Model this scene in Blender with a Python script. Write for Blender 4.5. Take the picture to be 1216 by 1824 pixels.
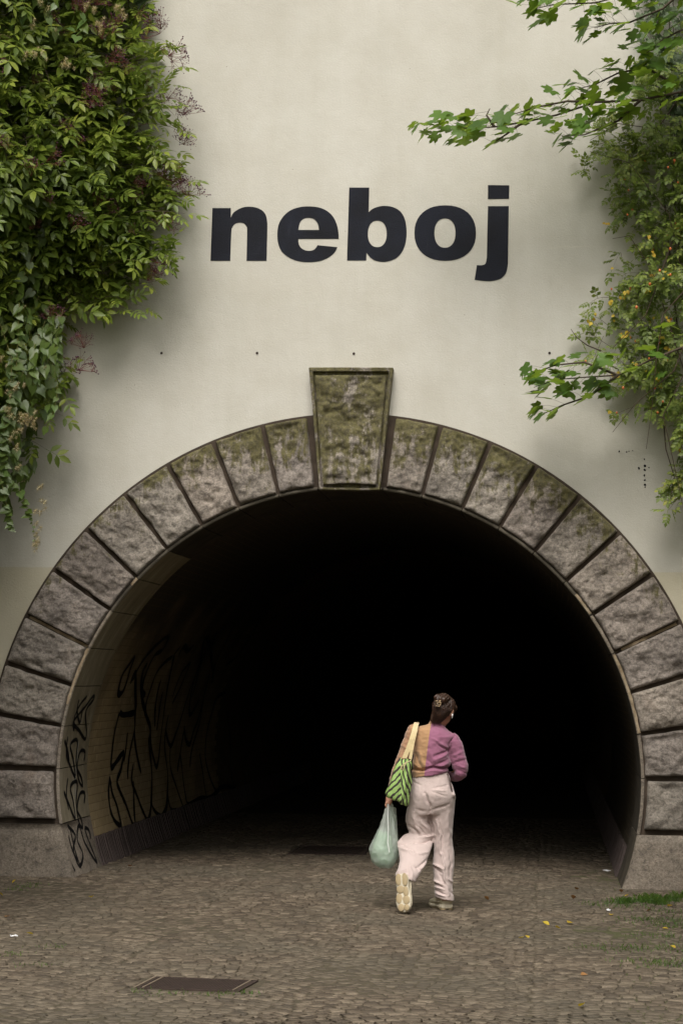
import bpy, bmesh, math, random
import numpy as np
from mathutils import Vector, Matrix, noise
from mathutils.geometry import tessellate_polygon
R = math.radians
rng = np.random.default_rng(7)
random.seed(7)
for o in list(bpy.data.objects): bpy.data.objects.remove(o)
sc = bpy.context.scene
COL = sc.collection
# ---------------------------------------------------------------- camera
YAW, PITCH, ROLL, FPX = 0.0924517, 0.0733029, 0.0124728, 4013.16
CX, DIST, EYE = 1.7239, 19.424, 1.75
PW, PH = 1216.0, 1824.0
camd = bpy.data.cameras.new('camera'); cam = bpy.data.objects.new('camera', camd); COL.objects.link(cam)
CM = Matrix.Rotation(YAW, 3, 'Z') @ Matrix.Rotation(math.pi/2 + PITCH, 3, 'X') @ Matrix.Rotation(ROLL, 3, 'Z')
cam.matrix_world = Matrix.Translation((CX, -DIST, EYE)) @ CM.to_4x4()
camd.sensor_fit = 'VERTICAL'; camd.sensor_height = 36.0; camd.lens = 36.0*FPX/PH
camd.clip_start = .1; camd.clip_end = 400
sc.camera = cam
# ---------------------------------------------------------------- world, sun, exposure
SUN_EL, SUN_AZ = R(54), R(184)       # azimuth clockwise from +Y
world = bpy.data.worlds.new('World'); sc.world = world; world.use_nodes = True
wn = world.node_tree; wn.nodes.clear()
sky = wn.nodes.new('ShaderNodeTexSky'); sky.sky_type = 'NISHITA'; sky.sun_disc = False
sky.sun_elevation = SUN_EL; sky.sun_rotation = SUN_AZ; sky.air_density = 1.0; sky.dust_density = 4.0
hs = wn.nodes.new('ShaderNodeHueSaturation'); hs.inputs['Saturation'].default_value = .12
bg = wn.nodes.new('ShaderNodeBackground'); bg.inputs['Strength'].default_value = .13
tint = wn.nodes.new('ShaderNodeMix'); tint.data_type = 'RGBA'; tint.blend_type = 'MULTIPLY'
tint.inputs['Factor'].default_value = 1; tint.inputs['B'].default_value = (1.0, .968, .915, 1)
wo = wn.nodes.new('ShaderNodeOutputWorld')
wn.links.new(sky.outputs[0], hs.inputs['Color']); wn.links.new(hs.outputs[0], tint.inputs['A'])
wn.links.new(tint.outputs['Result'], bg.inputs['Color']); wn.links.new(bg.outputs[0], wo.inputs[0])
sl = bpy.data.lights.new('sun', 'SUN'); sl.energy = 1.5; sl.angle = R(35); sl.color = (1, .955, .885)
so = bpy.data.objects.new('sun', sl); COL.objects.link(so)
sdir = Vector((math.sin(SUN_AZ)*math.cos(SUN_EL), math.cos(SUN_AZ)*math.cos(SUN_EL), math.sin(SUN_EL)))
so.rotation_euler = sdir.to_track_quat('Z', 'Y').to_euler()
sc.view_settings.view_transform = 'Standard'; sc.view_settings.look = 'None'
sc.view_settings.exposure = 0.62; sc.view_settings.gamma = 1; sc.view_settings.use_curve_mapping = False
sc.cycles.max_bounces = 5; sc.cycles.diffuse_bounces = 4; sc.cycles.glossy_bounces = 2
sc.cycles.transparent_max_bounces = 8; sc.cycles.use_denoising = True
sc.cycles.caustics_reflective = False; sc.cycles.caustics_refractive = False

# ---------------------------------------------------------------- helpers
def ray(px, py):
    return CM @ Vector(((px-PW/2)/FPX, (PH/2-py)/FPX, -1))
def atY(px, py, y=0.):
    d = ray(px, py); t = (y+DIST)/d.y
    return Vector((CX+t*d.x, y, EYE+t*d.z))
def atG(px, py, z=0.):
    d = ray(px, py); t = (z-EYE)/d.z
    return Vector((CX+t*d.x, -DIST+t*d.y, z))
ZC, RI, RO = .8792, 2.5084, 3.165
def atCyl(px, py, r=RI):
    d = ray(px, py); a = d.x**2+d.z**2; b = 2*(CX*d.x+(EYE-ZC)*d.z); c = CX**2+(EYE-ZC)**2-r*r
    t = (-b+math.sqrt(max(b*b-4*a*c, 0)))/2/a
    return Vector((CX+t*d.x, -DIST+t*d.y, EYE+t*d.z))
def mesh(name, v, f, mats=None, smooth=False, mi=None):
    me = bpy.data.meshes.new(name)
    if isinstance(f, np.ndarray):
        v = np.asarray(v, np.float32); k = f.shape[1]
        me.vertices.add(len(v)); me.vertices.foreach_set('co', v.ravel())
        me.loops.add(f.size); me.loops.foreach_set('vertex_index', f.astype(np.int32).ravel())
        me.polygons.add(len(f)); me.polygons.foreach_set('loop_start', np.arange(0, f.size, k, dtype=np.int32))
        me.update(calc_edges=True)
    else:
        me.from_pydata([tuple(p) for p in v], [], f); me.update()
    if mats is not None:
        for m in (mats if isinstance(mats, (list, tuple)) else [mats]): me.materials.append(m)
    if mi is not None: me.polygons.foreach_set('material_index', np.asarray(mi, np.int32))
    me.polygons.foreach_set('use_smooth', np.full(len(me.polygons), bool(smooth)))
    return me
def link(name, me, parent=None, **k):
    o = bpy.data.objects.new(name, me); COL.objects.link(o)
    if parent: o.parent = parent
    for a, b in k.items(): o[a] = b
    return o
def obj(name, v, f, mat=None, parent=None, smooth=False, mi=None, **k):
    return link(name, mesh(name, v, f, mat, smooth, mi), parent, **k)
def empty(name, loc, label, category, group=None):
    o = bpy.data.objects.new(name, None); COL.objects.link(o); o.location = loc
    o['label'] = label; o['category'] = category
    if group: o['group'] = group
    return o
def setparent(o, p):
    """parent o to an Empty that only has a location, keeping o's own coordinates in world space"""
    o.parent = p; o.matrix_parent_inverse = Matrix.Translation(-Vector(p.location))
    return o
class MB:
    def __init__(s): s.v = []; s.f = []; s.n = 0
    def add(s, v, f):
        v = np.asarray(v, np.float32).reshape(-1, 3); f = np.asarray(f, np.int32)
        s.v.append(v); s.f.append(f+s.n); s.n += len(v)
    def arr(s): return np.concatenate(s.v), np.concatenate(s.f)
def q2t(q):
    q = np.asarray(q); return np.concatenate([q[:, [0, 1, 2]], q[:, [0, 2, 3]]])
def box(x0, x1, y0, y1, z0, z1):
    v = [(x, y, z) for z in (z0, z1) for y in (y0, y1) for x in (x0, x1)]
    f = np.array([(0, 2, 3, 1), (4, 5, 7, 6), (0, 1, 5, 4), (2, 6, 7, 3), (0, 4, 6, 2), (1, 3, 7, 5)])
    return v, f
def tube(pts, r0, r1, n=5):
    """tapered triangle tube"""
    P = np.array([tuple(p) for p in pts], float); m = len(P)
    T = np.gradient(P, axis=0); T /= np.linalg.norm(T, axis=1)[:, None]+1e-9
    ref = np.array([0.13, .98, .12]); U = np.cross(T, ref); U /= np.linalg.norm(U, axis=1)[:, None]+1e-9
    V = np.cross(T, U); a = np.arange(n)*2*np.pi/n; r = np.linspace(r0, r1, m)
    v = P[:, None]+r[:, None, None]*(np.cos(a)[None, :, None]*U[:, None]+np.sin(a)[None, :, None]*V[:, None])
    i = np.arange(m-1)[:, None]*n; j = np.arange(n)[None]; k = (j+1) % n
    q = np.stack([i+j, i+k, i+n+k, i+n+j], -1).reshape(-1, 4)
    return v.reshape(-1, 3), q2t(q)
def fbm(p, o=4): return noise.fractal(Vector(p), 1.0, 2.0, o)

# ---------------------------------------------------------------- materials
def nt(name):
    m = bpy.data.materials.new(name); m.use_nodes = True; t = m.node_tree; t.nodes.clear()
    out = t.nodes.new('ShaderNodeOutputMaterial'); b = t.nodes.new('ShaderNodeBsdfPrincipled')
    t.links.new(b.outputs[0], out.inputs[0]); return m, t, b, out
def N(t, typ, **k):
    n = t.nodes.new(typ)
    for a, b in k.items():
        if hasattr(n, a): setattr(n, a, b)
        else: n.inputs[a.replace('_', ' ')].default_value = b
    return n
def ramp(t, fac, stops):
    r = t.nodes.new('ShaderNodeValToRGB'); e = r.color_ramp.elements
    while len(e) < len(stops): e.new(.5)
    for i, (p, c) in enumerate(stops): e[i].position = p; e[i].color = (*c, 1) if len(c) == 3 else c
    t.links.new(fac, r.inputs[0]); return r.outputs[0]
def mixc(t, fac, a, b, mode='MIX'):
    m = t.nodes.new('ShaderNodeMix'); m.data_type = 'RGBA'; m.blend_type = mode
    for s, x in (('Factor', fac), ('A', a), ('B', b)):
        if isinstance(x, (int, float)): m.inputs[s].default_value = x
        elif isinstance(x, tuple): m.inputs[s].default_value = (*x, 1)
        else: t.links.new(x, m.inputs[s])
    return m.outputs['Result']
def math_(t, op, a, b=0.0, c=None):
    m = t.nodes.new('ShaderNodeMath'); m.operation = op
    for i, x in enumerate((a, b) if c is None else (a, b, c)):
        if isinstance(x, (int, float)): m.inputs[i].default_value = x
        else: t.links.new(x, m.inputs[i])
    return m.outputs[0]
def tex(t, scale, detail=4, rough=.6, vec=None, typ='ShaderNodeTexNoise', dist=0):
    n = t.nodes.new(typ); n.inputs['Scale'].default_value = scale
    if typ == 'ShaderNodeTexNoise':
        n.inputs['Detail'].default_value = detail; n.inputs['Roughness'].default_value = rough; n.inputs['Distortion'].default_value = dist
    if vec is not None: t.links.new(vec, n.inputs['Vector'])
    return n.outputs[0]
def coords(t, scale=(1, 1, 1), which='Object', loc=(0, 0, 0)):
    c = t.nodes.new('ShaderNodeTexCoord'); m = t.nodes.new('ShaderNodeMapping')
    m.inputs['Scale'].default_value = scale; m.inputs['Location'].default_value = loc
    t.links.new(c.outputs[which], m.inputs[0]); return m.outputs[0]
def bump(t, b, h, strength=.5, dist=.01, prev=None):
    n = t.nodes.new('ShaderNodeBump'); n.inputs['Strength'].default_value = strength; n.inputs['Distance'].default_value = dist
    t.links.new(h, n.inputs['Height'])
    if prev is not None: t.links.new(prev, n.inputs['Normal'])
    if b is not None: t.links.new(n.outputs[0], b.inputs['Normal'])
    return n.outputs[0]
def isl(t):
    g = t.nodes.new('ShaderNodeNewGeometry'); i = t.nodes.new('ShaderNodeObjectInfo')
    return math_(t, 'FRACT', math_(t, 'ADD', g.outputs['Random Per Island'], i.outputs['Random']))
def simple(name, col, rough=.7, var=.25, scale=8, bscale=60, bstr=.3, bdist=.004, spec=.3, metal=0, c2=None):
    m, t, b, _ = nt(name); vec = coords(t)
    c2 = c2 or tuple(x*(1-var) for x in col)
    b.inputs['Roughness'].default_value = rough; b.inputs['Specular IOR Level'].default_value = spec
    b.inputs['Metallic'].default_value = metal
    t.links.new(ramp(t, tex(t, scale, 5, .6, vec), [(.3, c2), (.7, col)]), b.inputs['Base Color'])
    bump(t, b, tex(t, bscale, 3, .6, vec), bstr, bdist)
    return m
def leafmat(name, stops, trans=.35, rough=.42, tcol=(.35, .5, .08)):
    m, t, b, out = nt(name); r = isl(t); vec = coords(t)
    g_ = t.nodes.new('ShaderNodeNewGeometry'); r = math_(t, 'ADD', math_(t, 'MULTIPLY', r, .62), math_(t, 'MULTIPLY', ramp(t, tex(t, 1.7, 3, .6, g_.outputs['Position']), [(.36, (0, 0, 0)), (.66, (1, 1, 1))]), .38))
    c = ramp(t, r, stops)
    c = mixc(t, math_(t, 'MULTIPLY', tex(t, 6, 2, .5, vec), .35), c, (.02, .035, .008))
    t.links.new(c, b.inputs['Base Color']); b.inputs['Roughness'].default_value = rough; b.inputs['Specular IOR Level'].default_value = .45
    tr = t.nodes.new('ShaderNodeBsdfTranslucent'); t.links.new(mixc(t, .5, c, tcol), tr.inputs[0])
    mx = t.nodes.new('ShaderNodeMixShader'); mx.inputs[0].default_value = trans
    t.links.new(b.outputs[0], mx.inputs[1]); t.links.new(tr.outputs[0], mx.inputs[2]); t.links.new(mx.outputs[0], out.inputs[0])
    return m
# plaster
def plaster():
    m, t, b, _ = nt('plaster'); vec = coords(t)
    sep = t.nodes.new('ShaderNodeSeparateXYZ'); t.links.new(vec, sep.inputs[0]); z = sep.outputs[2]
    big = tex(t, .55, 6, .62, vec); mid = tex(t, 3.2, 6, .65, vec)
    streak = tex(t, 1, 5, .6, coords(t, (2.6, 1, .22)))
    c = ramp(t, big, [(.32, (.50, .48, .425)), (.52, (.555, .535, .48)), (.72, (.60, .585, .535))])
    c = mixc(t, math_(t, 'MULTIPLY', ramp(t, mid, [(.35, (1, 1, 1)), (.62, (0, 0, 0))]), .17), c, (.40, .36, .28))
    c = mixc(t, math_(t, 'MULTIPLY', ramp(t, streak, [(.45, (0, 0, 0)), (.75, (1, 1, 1))]), .30), c, (.42, .40, .33))
    # later coat of ochre paint low down
    edge = math_(t, 'ADD', z, math_(t, 'MULTIPLY', tex(t, 14, 3, .6, vec), .012))
    low = math_(t, 'LESS_THAN', edge, 2.687)
    c = mixc(t, math_(t, 'MULTIPLY', low, .5), c, (.47, .41, .26))
    # dirt specks and hairline
    vo = t.nodes.new('ShaderNodeTexVoronoi'); vo.inputs['Scale'].default_value = 9; t.links.new(vec, vo.inputs['Vector'])
    sp = math_(t, 'LESS_THAN', vo.outputs['Distance'], .045)
    sp = math_(t, 'MULTIPLY', sp, math_(t, 'GREATER_THAN', tex(t, 4, 2, .5, vec), .57))
    c = mixc(t, math_(t, 'MULTIPLY', sp, .55), c, (.2, .16, .11))
    hz = math_(t, 'ABSOLUTE', math_(t, 'SUBTRACT', math_(t, 'ADD', z, math_(t, 'MULTIPLY', tex(t, 1.6, 4, .6, vec), .09)), 5.545))
    hz = math_(t, 'MULTIPLY', math_(t, 'LESS_THAN', hz, .006), ramp(t, tex(t, 2.3, 3, .5, vec), [(.48, (0, 0, 0)), (.6, (1, 1, 1))]))
    c = mixc(t, math_(t, 'MULTIPLY', hz, .35), c, (.66, .62, .53))
    t.links.new(c, b.inputs['Base Color']); b.inputs['Roughness'].default_value = .88; b.inputs['Specular IOR Level'].default_value = .2
    n1 = bump(t, None, tex(t, 1.3, 4, .55, vec), .35, .04)
    n2 = bump(t, None, tex(t, 9, 4, .6, vec), .2, .008, n1)
    bump(t, b, tex(t, 60, 5, .75, vec), .6, .006, n2)
    return m
def granite(name, tone=(.315, .288, .262), moss=True, dark=(.06, .05, .045), bst=.85):
    m, t, b, _ = nt(name); vec = coords(t); r = isl(t)
    base = ramp(t, tex(t, 2.2, 7, .7, vec, dist=.4), [(.3, tuple(x*.55 for x in tone)), (.5, tone), (.72, tuple(x*1.35 for x in tone))])
    sp = tex(t, 55, 5, .8, vec)
    c = mixc(t, .7, base, ramp(t, sp, [(.36, (.22, .20, .19)), (.5, (.5, .48, .46)), (.66, (.82, .77, .75))]), 'OVERLAY')
    cav = tex(t, 16, 8, .78, coords(t, (1, 1, 1.4), loc=(3, 1, 2)), dist=.8)
    c = mixc(t, math_(t, 'MULTIPLY', ramp(t, cav, [(.38, (1, 1, 1)), (.5, (0, 0, 0))]), .6), c, dark)
    c = mixc(t, .6, c, ramp(t, r, [(0, (.42, .39, .37)), (.4, (.50, .485, .49)), (.7, (.5, .5, .47)), (1, (.60, .56, .52))]), 'OVERLAY')
    rs = ramp(t, tex(t, 3.1, 5, .65, coords(t, (1, 1, .5), loc=(9, 4, 1))), [(.6, (0, 0, 0)), (.75, (1, 1, 1))])
    c = mixc(t, math_(t, 'MULTIPLY', rs, .35), c, (.17, .10, .055))
    if moss:
        at = t.nodes.new('ShaderNodeAttribute'); at.attribute_name = 'moss'
        n = math_(t, 'ADD', math_(t, 'MULTIPLY', tex(t, 4, 8, .78, vec, dist=.6), 1.0), math_(t, 'MULTIPLY', tex(t, 12, 5, .7, coords(t, (1.6, 1, .35), loc=(5, 0, 0))), .8))
        f = math_(t, 'ADD', at.outputs['Fac'], math_(t, 'MULTIPLY', math_(t, 'SUBTRACT', n, .9), 2.2))
        f = ramp(t, f, [(.48, (0, 0, 0)), (.72, (1, 1, 1))])
        mc = ramp(t, tex(t, 26, 6, .75, vec), [(.36, (.045, .037, .012)), (.52, (.115, .102, .026)), (.68, (.20, .18, .055))])
        c = mixc(t, math_(t, 'MULTIPLY', f, .86), c, mc)
    t.links.new(c, b.inputs['Base Color']); b.inputs['Roughness'].default_value = .72; b.inputs['Specular IOR Level'].default_value = .4
    n1 = bump(t, None, cav, bst, .035)
    n1 = bump(t, None, tex(t, 38, 6, .75, vec), .8*bst, .012, n1)
    bump(t, b, tex(t, 120, 3, .7, vec), .8, .004, n1)
    return m
M = {}
M['plaster'] = plaster()
M['granite'] = granite('granite')
M['granite_plain'] = granite('dressed_granite', (.235, .21, .175), False, (.06, .05, .04), .3)
M['mortar'] = simple('mortar', (.075, .055, .04), .9, .5, 6, 50, .6, .01)
M['lime'] = simple('lime_deposit', (.42, .34, .24), .85, .6, 9, 60, .6, .01, c2=(.16, .11, .06))
M['letter'] = None
def letterm():
    m, t, b, _ = nt('black_wall_paint'); vec = coords(t)
    c = ramp(t, tex(t, 2.2, 5, .6, vec), [(.35, (.005, .0055, .009)), (.65, (.009, .011, .020))])
    c = mixc(t, ramp(t, tex(t, 5, 5, .6, coords(t, (3, 1, .5))), [(.62, (0, 0, 0)), (.8, (.5, .5, .5))]), c, (.028, .032, .045))
    t.links.new(c, b.inputs['Base Color']); b.inputs['Roughness'].default_value = .75; b.inputs['Specular IOR Level'].default_value = .25
    bump(t, b, tex(t, 75, 4, .7, vec), .5, .006); return m
M['letter'] = letterm()
M['spray'] = simple('black_spray_paint', (.008, .008, .009), .6, .3, 5, 60, .2)
M['paintwhite'] = simple('pale_paint_drip', (.42, .40, .35), .7, .4, 12)
def concrete():
    m, t, b, _ = nt('soffit_render'); vec = coords(t)
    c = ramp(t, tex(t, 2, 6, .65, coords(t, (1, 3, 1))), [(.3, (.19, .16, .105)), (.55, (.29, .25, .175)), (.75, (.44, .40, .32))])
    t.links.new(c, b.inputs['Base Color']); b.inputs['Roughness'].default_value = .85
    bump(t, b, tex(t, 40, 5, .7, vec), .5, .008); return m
M['soffit'] = concrete(); M['rim'] = simple('dark_rim', (.13, .112, .085), .85, .5, 6, 60, .5, .006); M['reveal_shade'] = simple('shaded_soffit', (.075, .062, .045), .9, .6, 4, 40, .6, .01)  # last material paints shade into the right and upper soffit
def tilem():
    m, t, b, _ = nt('glazed_brick'); r = isl(t); vec = coords(t)
    c = ramp(t, r, [(0, (.48, .37, .21)), (.5, (.50, .385, .225)), (1, (.53, .41, .245))])
    c = mixc(t, math_(t, 'MULTIPLY', ramp(t, tex(t, 1.6, 6, .65, vec), [(.4, (0, 0, 0)), (.7, (1, 1, 1))]), .6), c, (.12, .085, .045))
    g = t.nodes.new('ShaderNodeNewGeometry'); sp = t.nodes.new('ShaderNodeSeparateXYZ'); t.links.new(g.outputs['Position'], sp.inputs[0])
    darken = math_(t, 'ADD', math_(t, 'MULTIPLY', sp.outputs[2], .26), math_(t, 'MULTIPLY', tex(t, 1.1, 4, .6, g.outputs['Position']), .7))
    darken = math_(t, 'ADD', darken, math_(t, 'MAXIMUM', math_(t, 'MULTIPLY', sp.outputs[0], .4), 0.0))  # bricks get darker with height and toward the right wall
    c = mixc(t, ramp(t, darken, [(.62, (0, 0, 0)), (1.0, (.93, .93, .93))]), c, (.022, .018, .014))
    t.links.new(c, b.inputs['Base Color']); b.inputs['Roughness'].default_value = .6
    bump(t, b, tex(t, 30, 3, .6, g.outputs['Position']), .25, .004); return m
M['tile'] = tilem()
M['liner'] = simple('brick_joint', (.26, .20, .12), .9, .4, 5)
M['ribtile'] = simple('purple_brown_rib', (.10, .075, .07), .8, .4, 3, 50, .5, .006)
def cobm():
    m, t, b, _ = nt('granite_sett'); r = isl(t); vec = coords(t, which='Generated'); 
    g = t.nodes.new('ShaderNodeNewGeometry')
    c = ramp(t, r, [(0, (.062, .047, .034)), (.3, (.100, .077, .055)), (.7, (.124, .097, .070)), (1, (.168, .134, .098))])
    c = mixc(t, .55, c, ramp(t, tex(t, 55, 3, .7, g.outputs['Position']), [(.35, (.3, .3, .3)), (.65, (.7, .7, .68))]), 'OVERLAY')
    c = mixc(t, math_(t, 'MULTIPLY', ramp(t, tex(t, .7, 4, .6, g.outputs['Position']), [(.42, (0, 0, 0)), (.62, (1, 1, 1))]), .5), c, (.085, .075, .055))
    t.links.new(c, b.inputs['Base Color']); b.inputs['Roughness'].default_value = .72; b.inputs['Specular IOR Level'].default_value = .35
    bump(t, b, tex(t, 45, 4, .6, g.outputs['Position']), .5, .008); return m
M['sett'] = cobm()
def groundm():
    m, t, b, _ = nt('sandy_joint'); vec = coords(t)
    c = ramp(t, tex(t, 12, 5, .65, vec), [(.3, (.040, .031, .018)), (.7, (.095, .076, .046))])
    sep = t.nodes.new('ShaderNodeSeparateXYZ'); t.links.new(vec, sep.inputs[0])
    side = math_(t, 'MULTIPLY', math_(t, 'SUBTRACT', sep.outputs[0], 1.2), .5)
    f = math_(t, 'ADD', math_(t, 'MINIMUM', side, .5), math_(t, 'SUBTRACT', tex(t, 1.2, 5, .7, vec), .5))
    c = mixc(t, math_(t, 'MULTIPLY', ramp(t, f, [(.35, (0, 0, 0)), (.6, (1, 1, 1))]), .75), c, (.06, .075, .015))
    t.links.new(c, b.inputs['Base Color']); b.inputs['Roughness'].default_value = .95
    bump(t, b, tex(t, 60, 4, .7, vec), .7, .01); return m
M['ground'] = groundm()
M['earth'] = simple('earth', (.10, .08, .05), .95, .4, 1.5, 12, .8, .05)
def rust(): return simple('rusty_iron', (.060, .040, .033), .75, .45, 18, 90, .5, .004, .3)
M['iron'] = rust(); M['ironlight'] = simple('worn_iron_edge', (.24, .19, .14), .6, .3, 20)
M['bark'] = simple('bark', (.10, .075, .055), .9, .4, 9, 40, .7, .01)
M['twig'] = simple('twig', (.07, .045, .03), .8, .4, 20)
M['redstem'] = simple('red_stem', (.17, .045, .04), .7, .4, 20)
M['vinestem'] = simple('vine_stem', (.20, .19, .06), .7, .3, 20)
M['berry'] = simple('elderberry', (.13, .03, .065), .5, .6, 30, 30, .1, spec=.4, c2=(.03, .012, .03))
M['seedhair'] = simple('clematis_seed_hair', (.72, .62, .38), .8, .4, 10)
M['hip'] = simple('rose_hip', (.55, .10, .03), .4, .5, 15, 20, .1, spec=.5, c2=(.62, .22, .03))
M['elder'] = leafmat('elder_leaf', [(0, (.055, .086, .014)), (.3, (.125, .18, .026)), (.62, (.21, .27, .036)), (.9, (.33, .37, .055)), (1, (.45, .38, .06))], .36, .42)
M['clem'] = leafmat('clematis_leaf', [(0, (.05, .08, .016)), (.5, (.10, .15, .03)), (.9, (.095, .165, .045)), (1, (.20, .24, .06))], .28, .4)
M['maple'] = leafmat('maple_leaf', [(0, (.035, .085, .014)), (.5, (.07, .15, .022)), (1, (.13, .24, .03))], .42, .5, (.45, .62, .05))
M['ivy'] = leafmat('ivy_leaf', [(0, (.02, .042, .010)), (.6, (.045, .085, .018)), (1, (.09, .14, .03))], .15, .6)
M['rose'] = leafmat('rose_leaf', [(0, (.085, .13, .025)), (.45, (.18, .24, .05)), (.85, (.29, .335, .07)), (1, (.40, .38, .07))], .35, .5)
M['yellow'] = leafmat('yellow_leaf', [(0, (.55, .34, .03)), (.6, (.62, .46, .04)), (1, (.45, .20, .03))], .3, .6, (.8, .6, .05))
M['grass'] = leafmat('grass_blade', [(0, (.04, .09, .015)), (.6, (.075, .15, .02)), (1, (.16, .2, .04))], .35)
# ================================================================ SETTING: ground
SETT_X, SETT_Y0, SETT_Y1 = 5.2, -11.5, 9.5
v = [(-150, -200, -.03), (150, -200, -.03), (150, 60, -.03), (-150, 60, -.03)]
obj('ground', v, [(0, 1, 2, 3)], M['earth'], kind='structure')
pave = obj('cobbled_pavement', [(-9, -30, -.006), (9, -30, -.006), (9, 0.3, -.006), (2.6, .3, -.006), (2.6, 46, -.006), (-2.6, 46, -.006), (-2.6, .3, -.006), (-9, .3, -.006)],
           [(0, 1, 2, 3, 4, 5, 6, 7)], M['ground'], kind='structure')
# grates lie here (world rectangles given by corner, run and width)
GR1 = [atG(236, 1760), atG(275, 1740), atG(460, 1747), atG(426, 1766)]
GR2 = [atG(512, 1521), atG(535, 1506), atG(658, 1508), atG(650, 1523)]
def inq(p, q, pad=.03):
    c = sum((Vector(a[:2]) for a in q), Vector((0, 0)))/4
    s = None
    for i in range(4):
        a, b = Vector(q[i][:2]), Vector(q[(i+1) % 4][:2]); e = (b-a).normalized(); d = Vector(p)-a
        cr = e.x*d.y-e.y*d.x; cc = e.x*(c-a).y-e.y*(c-a).x
        if cr*(1 if cc > 0 else -1) < -pad: return False
    return True
def setts():
    W = 1.24; pitch = .084; A = .36; out = []
    nst = int(SETT_X*2/W)+2
    for s in range(nst):
        xc = -SETT_X+s*W
        ph = rng.uniform(0, pitch)
        for r in range(int((SETT_Y1-SETT_Y0+1.2)/pitch)):
            y0 = SETT_Y0-.6+r*pitch+ph; t = -W/2+rng.uniform(0, .03)
            while t < W/2-.02:
                w = rng.uniform(.066, .098); tc = t+w/2; u = 2*tc/W
                if tc > W/2: break
                x = xc+tc; y = y0+A*(1-u*u)+rng.normal(0, .004); ang = math.atan(-A*2*u*2/W)
                t += (w+.009)*math.cos(ang)
                if y < SETT_Y0 or y > SETT_Y1: continue
                if y > -.02 and abs(x) > 2.32: continue
                if inq((x, y), GR1, .045) or inq((x, y), GR2, .045): continue
                d = pitch*math.cos(ang)-.009+rng.normal(0, .003)
                out.append((x, y, ang+rng.normal(0, .05), w, d, rng.normal(0, .0022)+.006*math.sin(x*2.1)*math.sin(y*1.3)))
    return out
S = np.array(setts())
def sett_template(seed):
    r = np.random.default_rng(seed)
    base = np.array([(-.5, -.5), (.5, -.5), (.5, .5), (-.5, .5)])+r.normal(0, .05, (4, 2))
    v = [(x*1.0, y*1.0, -.03) for x, y in base]+[(x*.97, y*.97, -.006) for x, y in base]+[(x*.84, y*.84, .0008+r.normal(0, .0008)) for x, y in base]
    q = [(i, (i+1) % 4, 4+(i+1) % 4, 4+i) for i in range(4)]+[(4+i, 4+(i+1) % 4, 8+(i+1) % 4, 8+i) for i in range(4)]+[(8, 9, 10, 11)]
    return np.array(v), np.array(q)
TM = [sett_template(i) for i in range(8)]
# nearest-in-view setts become single parts
def proj(P):
    q = (np.asarray(P)-np.array([CX, -DIST, EYE]))@np.array(CM); return PW/2+FPX*q[:, 0]/-q[:, 2], PH/2-FPX*q[:, 1]/-q[:, 2]
sx, sy = proj(np.c_[S[:, 0], S[:, 1], np.zeros(len(S))])
vis = (sx > -10) & (sx < PW+10) & (sy < PH+12)
order = np.argsort(np.where(vis, -sy, 1e9)); near = order[:300]; rest = np.setdiff1d(np.arange(len(S)), near)
SM = [mesh('sett', *TM[i], M['sett'], True) for i in range(8)]
for i in near:
    x, y, a, w, d, dz = S[i]
    o = link('cobble', SM[i % 8], pave); o.location = (x, y, dz); o.rotation_euler = (rng.normal(0, .02), rng.normal(0, .02), a); o.scale = (w, d, 1)
k = len(rest); Sr = S[rest]; tv = np.stack([TM[i % 8][0] for i in rest])
cs_, sn_ = np.cos(Sr[:, 2])[:, None], np.sin(Sr[:, 2])[:, None]
X = tv[:, :, 0]*Sr[:, 3:4]; Y = tv[:, :, 1]*Sr[:, 4:5]
tl = rng.normal(0, .02, (k, 2))
V3 = np.stack([Sr[:, 0:1]+X*cs_-Y*sn_, Sr[:, 1:2]+X*sn_+Y*cs_, tv[:, :, 2]+Sr[:, 5:6]+X*tl[:, :1]+Y*tl[:, 1:]], -1)
F3 = (TM[0][1][None]+(np.arange(k)*12)[:, None, None]).reshape(-1, 4)
obj('cobbles', V3.reshape(-1, 3), F3, M['sett'], pave, True, kind='stuff')

# hill behind the wall, its underside follows the tunnel
hx = [-60, -30, -14, -10, 10, 14, 30, 60]; hz = [3, 6, 8.8, 9.2, 9.2, 8.8, 6, 3]
v = []; f = []
for i, y in enumerate((.7, 6, 20, 55)):
    for x, z in zip(hx, hz): v.append((x, y, z+(0, .3, 1.5, 3)[i]+.3*math.sin(x+y)))
for i in range(3):
    for j in range(7): a = i*8+j; f.append((a, a+1, a+9, a+8))
n = len(v)
for x in (hx[0], hx[1], hx[2], -9.9): pass
# closing faces at the sides of the wall and the far end
v += [(-60, .7, -.2), (-10, .7, -.2), (10, .7, -.2), (60, .7, -.2), (60, 55, -.2), (-60, 55, -.2)]
f += [(0, 1, 2, 3, n+1, n), (4, 5, 6, 7, n+3, n+2), tuple(range(24, 32))+(n+4, n+5), (0, 8, 16, 24, n+5, n), (7, 15, 23, 31, n+4, n+3)]
obj('hill', v, f, M['earth'], kind='structure')

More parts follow.
